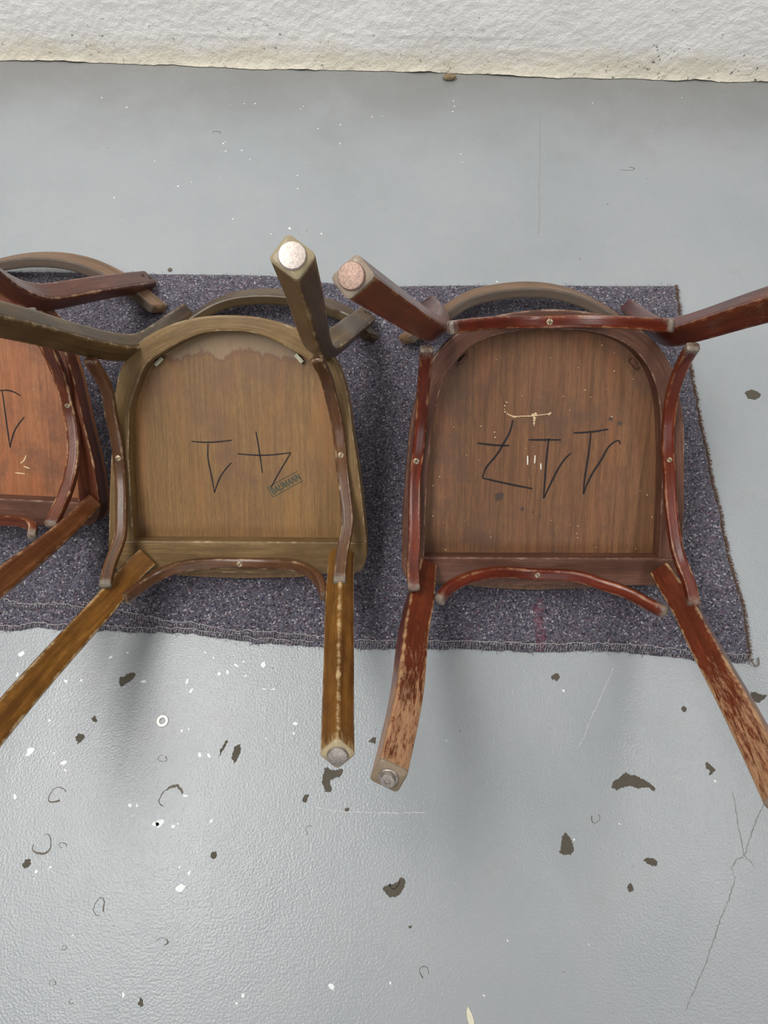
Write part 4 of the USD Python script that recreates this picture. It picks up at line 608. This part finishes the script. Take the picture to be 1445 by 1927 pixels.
# ---- chair 41, in the middle
P2, C2 = chair(((-0.23224, 0.40551), -0.0002, 0.6255, roll), brown_m, brownleg_m, brownbrace_m, brownrail_m, panel_brown,
    [(0.1655, -0.004), (0.1645, 0.06), (0.1635, 0.12), (0.1595, 0.18), (0.155, 0.21), (0.143, 0.24), (0.126, 0.272), (0.10, 0.290), (0.07, 0.306), (0.04, 0.317), (0, 0.3205)],
    [(0.206, -0.004), (0.200, 0.06), (0.193, 0.12), (0.186, 0.17), (0.181, 0.21), (0.174, 0.245), (0.157, 0.283), (0.127, 0.311), (0.085, 0.331), (0.045, 0.341), (0, 0.344)],
    [(0.0, -0.0745), (0.09, -0.072), (0.155, -0.064), (0.185, -0.058), (0.197, -0.051), (0.204, -0.042), (0.206, -0.030)],
    [([(-0.1460, -0.0334, 0.002), (-0.1641, -0.0513, .04), (-0.1758, -0.0709, .09), (-0.1885, -0.091, .155), (-0.2034, -0.1228, .325), (-0.2034, -0.1362, .43)], (0.72, -0.69, 0), ([(0, .036), (.3, .0365), (1, .036)], [(0, .026), (1, .026)]), ((0, -.1), (1, .02)), NO),
     ([(0.1664, -0.0213, 0.002), (0.1697, -0.0503, .075), (0.1781, -0.0854, .2), (0.1884, -0.1151, .343), (0.195, -0.1284, .43)], (0.72, 0.69, 0), ([(0, .032), (.3, .032), (1, .0285)], [(0, .030), (.3, .032), (1, .0285)]), ((0, -.15), (.4, .0), (.7, .12), (.92, .25), (1, .6)), FEET)],
    [([(-0.1973, 0.3396, .43), (-0.185, 0.322, .24), (-0.168, 0.301, .07), (-0.1545, 0.2965, 0), (-0.1509, 0.308, -.08), (-0.1562, 0.3315, -.2), (-0.166, 0.3577, -.345)], (0.80, 0.60, 0), ([(0, .034), (.5, .035), (1, .038)], .028), ((0, .3), (.2, .1), (.45, .05), (1, -.05)), NO),
     ([(0.1594, 0.3812, .43), (0.150, 0.342, .24), (0.1415, 0.303, .07), (0.1453, 0.2970, 0), (0.1565, 0.3065, -.04), (0.1691, 0.3242, -.15), (0.1888, 0.3526, -.351)], (-0.80, 0.60, 0), ([(0, .034), (.5, .035), (1, .038)], [(0, .031), (.5, .028), (1, .026)]), ((0, .95), (.012, .35), (.1, .1), (.3, .0), (1, -.1)), REARFEET)],
    [(-0.228, 0.302, -.302), (-0.204, 0.326, -.325), (-0.1642, 0.3498, -.342), (-0.0851, 0.3944, -.350), (-0.0026, 0.4071, -.350), (0.0993, 0.3942, -.350), (0.1604, 0.3694, -.348), (0.1914, 0.3443, -.332), (0.2183, 0.3144, -.314)],
    [('side_brace', [(-0.1722, 0.2812, 0.105), (-0.1728, 0.2676, 0.0858), (-0.1721, 0.2441, 0.059), (-0.1745, 0.2215, 0.041), (-0.1787, 0.1867, 0.022), (-0.1779, 0.1691, 0.0157), (-0.1776, 0.1291, 0.01), (-0.1751, 0.0841, 0.0146), (-0.1731, 0.0401, 0.0289), (-0.1718, 0.0096, 0.0454), (-0.1758, -0.0098, 0.0605), (-0.1785, -0.028, 0.0784), (-0.1764, -0.0502, 0.105)], (1, 0, 0), (.0185, .0125), ((0, .3), (.05, .1), (.1, 0), (.92, 0.0), (.97, .5), (1, .7))),
     ('side_brace', [(0.1426, 0.2835, 0.105), (0.1517, 0.2563, 0.0692), (0.1577, 0.2196, 0.0378), (0.1649, 0.1692, 0.0144), (0.1674, 0.1354, 0.01), (0.174, 0.0743, 0.0193), (0.1782, 0.0318, 0.0379), (0.1731, 0.0002, 0.0604), (0.1708, -0.0243, 0.0845), (0.1707, -0.0427, 0.105)], (1, 0, 0), (.0185, .0125), ((0, .2), (.1, 0), (.93, 0.0), (.97, .6), (1, .8))),
     ('front_brace', [(-0.1568, -0.074, 0.09), (-0.149, -0.0683, 0.0744), (-0.1329, -0.0583, 0.0526), (-0.1071, -0.0463, 0.0322), (-0.0642, -0.0394, 0.0162), (0.0036, -0.0389, 0.01), (0.0612, -0.0375, 0.0162), (0.1108, -0.0388, 0.0372), (0.1348, -0.0506, 0.059), (0.147, -0.0688, 0.09)], (0, 1, 0), (.018, .0135), ((0, .5), (.05, .3), (.1, .0), (.92, .0), (.97, .3), (1, .5)))],
    [((-0.1765, 0.1297, 0.0102), (0, 0, 1), 0.1, False), ((0.1675, 0.1355, 0.0102), (0, 0, 1), 1.1, False), ((0.005, -0.0389, 0.0103), (0, 0, 1), 0.8, False), ((0.1708, -0.0235, 0.0845), (0, 0.68, 0.73), 0.6, False), ((-0.1783, -0.0275, 0.0785), (0, 0.68, 0.73), 0.2, False)],
    [(0.0105, steel_m), (0.0115, steel_m), (0.0132, bright_m), (0.0134, bright_m)], None, frame_m=brownframe_m, rail_front=brownframe_m, rail_edge=-0.057,
    label='olive brown bistro chair upside down with 41 written under its seat, in the middle', pins=((-0.1145, 0.2755, 0.75), (0.1023, 0.2803, -0.85)))
write(C2, 'digit', [[(-0.0726, 0.1509), (-0.0489, 0.1497), (-0.0082, 0.1531)], [(-0.0465, 0.1476), (-0.0476, 0.1247), (-0.0438, 0.0982), (-0.04, 0.0684)], [(-0.04, 0.0684), (-0.0267, 0.0982), (-0.0105, 0.1172)]], 0.0011, ink_m, seed=51, label='handwritten digit 1, upside down')
write(C2, 'digit', [[(-0.0006, 0.1317), (0.0379, 0.1293), (0.0849, 0.1337)], [(0.0849, 0.1337), (0.0761, 0.1192), (0.0636, 0.0987), (0.0515, 0.0771)], [(0.0303, 0.1672), (0.0344, 0.1386), (0.0386, 0.1011)]], 0.0011, ink_m, seed=55, label='handwritten digit 4, upside down')
tx = meshkit.text_mesh('BAUMANN', 0.0105, 0.0005, bold=True); tx.vertices[:, 0] *= 0.052 / np.ptp(tx.vertices[:, 0])
ca = math.atan2(0.0911 - 0.0658, 0.1 - 0.0541)
tx.apply_transform(trimesh.transformations.rotation_matrix(ca, (0, 0, 1))); tx.apply_translation((0.0541, 0.0658, -0.0315))
st = M().tm(tx)
def frame_line(a, b): st.add(*ribbon([a, b], 0.0005, -0.0311, 3, taper=False))
u = np.array([math.cos(ca), math.sin(ca)]); v_ = np.array([-u[1], u[0]]); b0 = np.array([0.0541, 0.0658]) - v_ * 0.0035 - u * 0.002
for a, b in ((b0, b0 + u * 0.056), (b0, b0 + v_ * 0.0175), (b0 + v_ * 0.0175, b0 + v_ * 0.0175 + u * 0.056)): frame_line(a, b)
obj('ink_stamp', st, stamp_m, C2, smooth=False, label='small boxed maker stamp in dark green ink')

# ---- third chair, half out of frame on the left
P1, C1 = chair(((-0.67396, 0.49141), -0.04638, 0.655, roll), orange_m, orangeleg_m, orange_m, redrail_m, panel_orange,
    [(0.178, -0.010), (0.176, 0.06), (0.168, 0.12), (0.158, 0.16), (0.148, 0.19), (0.136, 0.22), (0.12, 0.250), (0.098, 0.278), (0.07, 0.298), (0.04, 0.309), (0, 0.312)],
    [(0.214, -0.010), (0.207, 0.06), (0.197, 0.112), (0.189, 0.16), (0.182, 0.196), (0.174, 0.226), (0.160, 0.262), (0.132, 0.298), (0.09, 0.323), (0.045, 0.334), (0, 0.337)],
    [(0.0, -0.064), (0.085, -0.062), (0.15, -0.056), (0.19, -0.050), (0.206, -0.042), (0.212, -0.034), (0.214, -0.026)],
    [([(-0.1965, -0.0179, 0.002), (-0.1938, -0.0291, .05), (-0.1930, -0.044, .12), (-0.195, -0.062, .27), (-0.200, -0.085, .43)], (0.72, -0.69, 0), ([(0, .044), (.15, .036), (1, .034)], .026), ((0, -.2), (1, .3)), NO),
     ([(0.1925, -0.0179, 0.002), (0.1918, -0.0291, .05), (0.1903, -0.042, .12), (0.1938, -0.0544, .27), (0.1939, -0.071, .43)], (0.72, 0.69, 0), ([(0, .052), (.15, .049), (1, .045)], [(0, .026), (1, .036)]), ((0, -.3), (.3, -.05), (1, .25)), NO)],
    [([(-0.190, 0.385, .43), (-0.165, 0.35, .20), (-0.140, 0.318, .05), (-0.140, 0.312, -.01), (-0.1478, 0.318, -.06), (-0.1602, 0.333, -.2), (-0.1717, 0.3508, -.368)], (0.80, 0.60, 0), (.035, .028), ((0, .3), (.2, 0), (1, 0)), NO),
     ([(0.190, 0.372, .43), (0.164, 0.340, .20), (0.134, 0.314, .05), (0.1375, 0.309, 0), (0.1478, 0.3150, -.06), (0.1602, 0.333, -.2), (0.1740, 0.3508, -.368)], (-0.75, 0.66, 0), (.035, .028), ((0, .3), (.3, 0), (1, -.05)), NO)],
    [(-0.262, 0.292, -.318), (-0.222, 0.333, -.342), (-0.167, 0.368, -.364), (-0.1201, 0.385, -.368), (-0.017, 0.4013, -.368), (0.0728, 0.3903, -.368), (0.1261, 0.369, -.365), (0.1781, 0.340, -.350), (0.2279, 0.3064, -.330)],
    [('side_brace', [(-0.165, 0.2893, 0.105), (-0.176, 0.2684, 0.0864), (-0.1755, 0.2183, 0.0413), (-0.1759, 0.1471, 0.01), (-0.1828, 0.1104, 0.0135), (-0.1866, 0.0776, 0.0226), (-0.1873, 0.045, 0.0378), (-0.1852, 0.015, 0.0591), (-0.1829, -0.0041, 0.0781), (-0.1814, -0.0246, 0.105)], (1, 0, 0), (.0185, .0125), ends_dust),
     ('side_brace', [(0.168, 0.290, 0.105), (0.172, 0.270, 0.085), (0.175, 0.2284, 0.0564), (0.1740, 0.1983, 0.0313), (0.1739, 0.1471, 0.01), (0.1808, 0.1104, 0.0135), (0.1846, 0.0776, 0.0226), (0.1853, 0.045, 0.0378), (0.1832, 0.015, 0.0591), (0.1809, -0.0041, 0.0781), (0.1794, -0.0246, 0.105)], (1, 0, 0), (.020, .0135), ends_dust),
     ('front_brace', [(-0.1561, -0.0521, 0.08), (-0.1425, -0.0406, 0.064), (-0.1158, -0.0355, 0.0489), (-0.0719, -0.0406, 0.0284), (-0.015, -0.0432, 0.01), (0.0619, -0.0406, 0.0284), (0.1078, -0.0355, 0.0489), (0.1305, -0.0406, 0.064), (0.1361, -0.0521, 0.08)], (0, 1, 0), (.018, .0135), ends_dust)],
    [((0.1755, 0.1475, 0.0102), (0, 0, 1), 0.7, True)],
    [(0.0115, steel_m), (0.0115, steel_m), (0.0132, rust_m), (0.0132, rust_m)], None, frame_m=orange_m, rail_front=redframe_m,
    label='orange red bistro chair upside down, half cut off at the left edge of the photo')
write(C1, 'digit', [[(0.0453, 0.1613), (0.0646, 0.1613), (0.0798, 0.1543)], [(0.0497, 0.1615), (0.0523, 0.1188), (0.0553, 0.0692)], [(0.0553, 0.0692), (0.0667, 0.0995), (0.0833, 0.1201)]], 0.0011, ink_m, seed=61, label='handwritten digit 1, upside down')
for q, st in enumerate(([(0.0811, 0.0572), (0.0781, 0.050), (0.0711, 0.0434)], [(0.0761, 0.0383), (0.0857, 0.0352)], [(0.0608, 0.0269), (0.0769, 0.0259)])):
    write(C1, 'paint_drip', [st], 0.0010, cream_m, -0.0310, 71 + q)
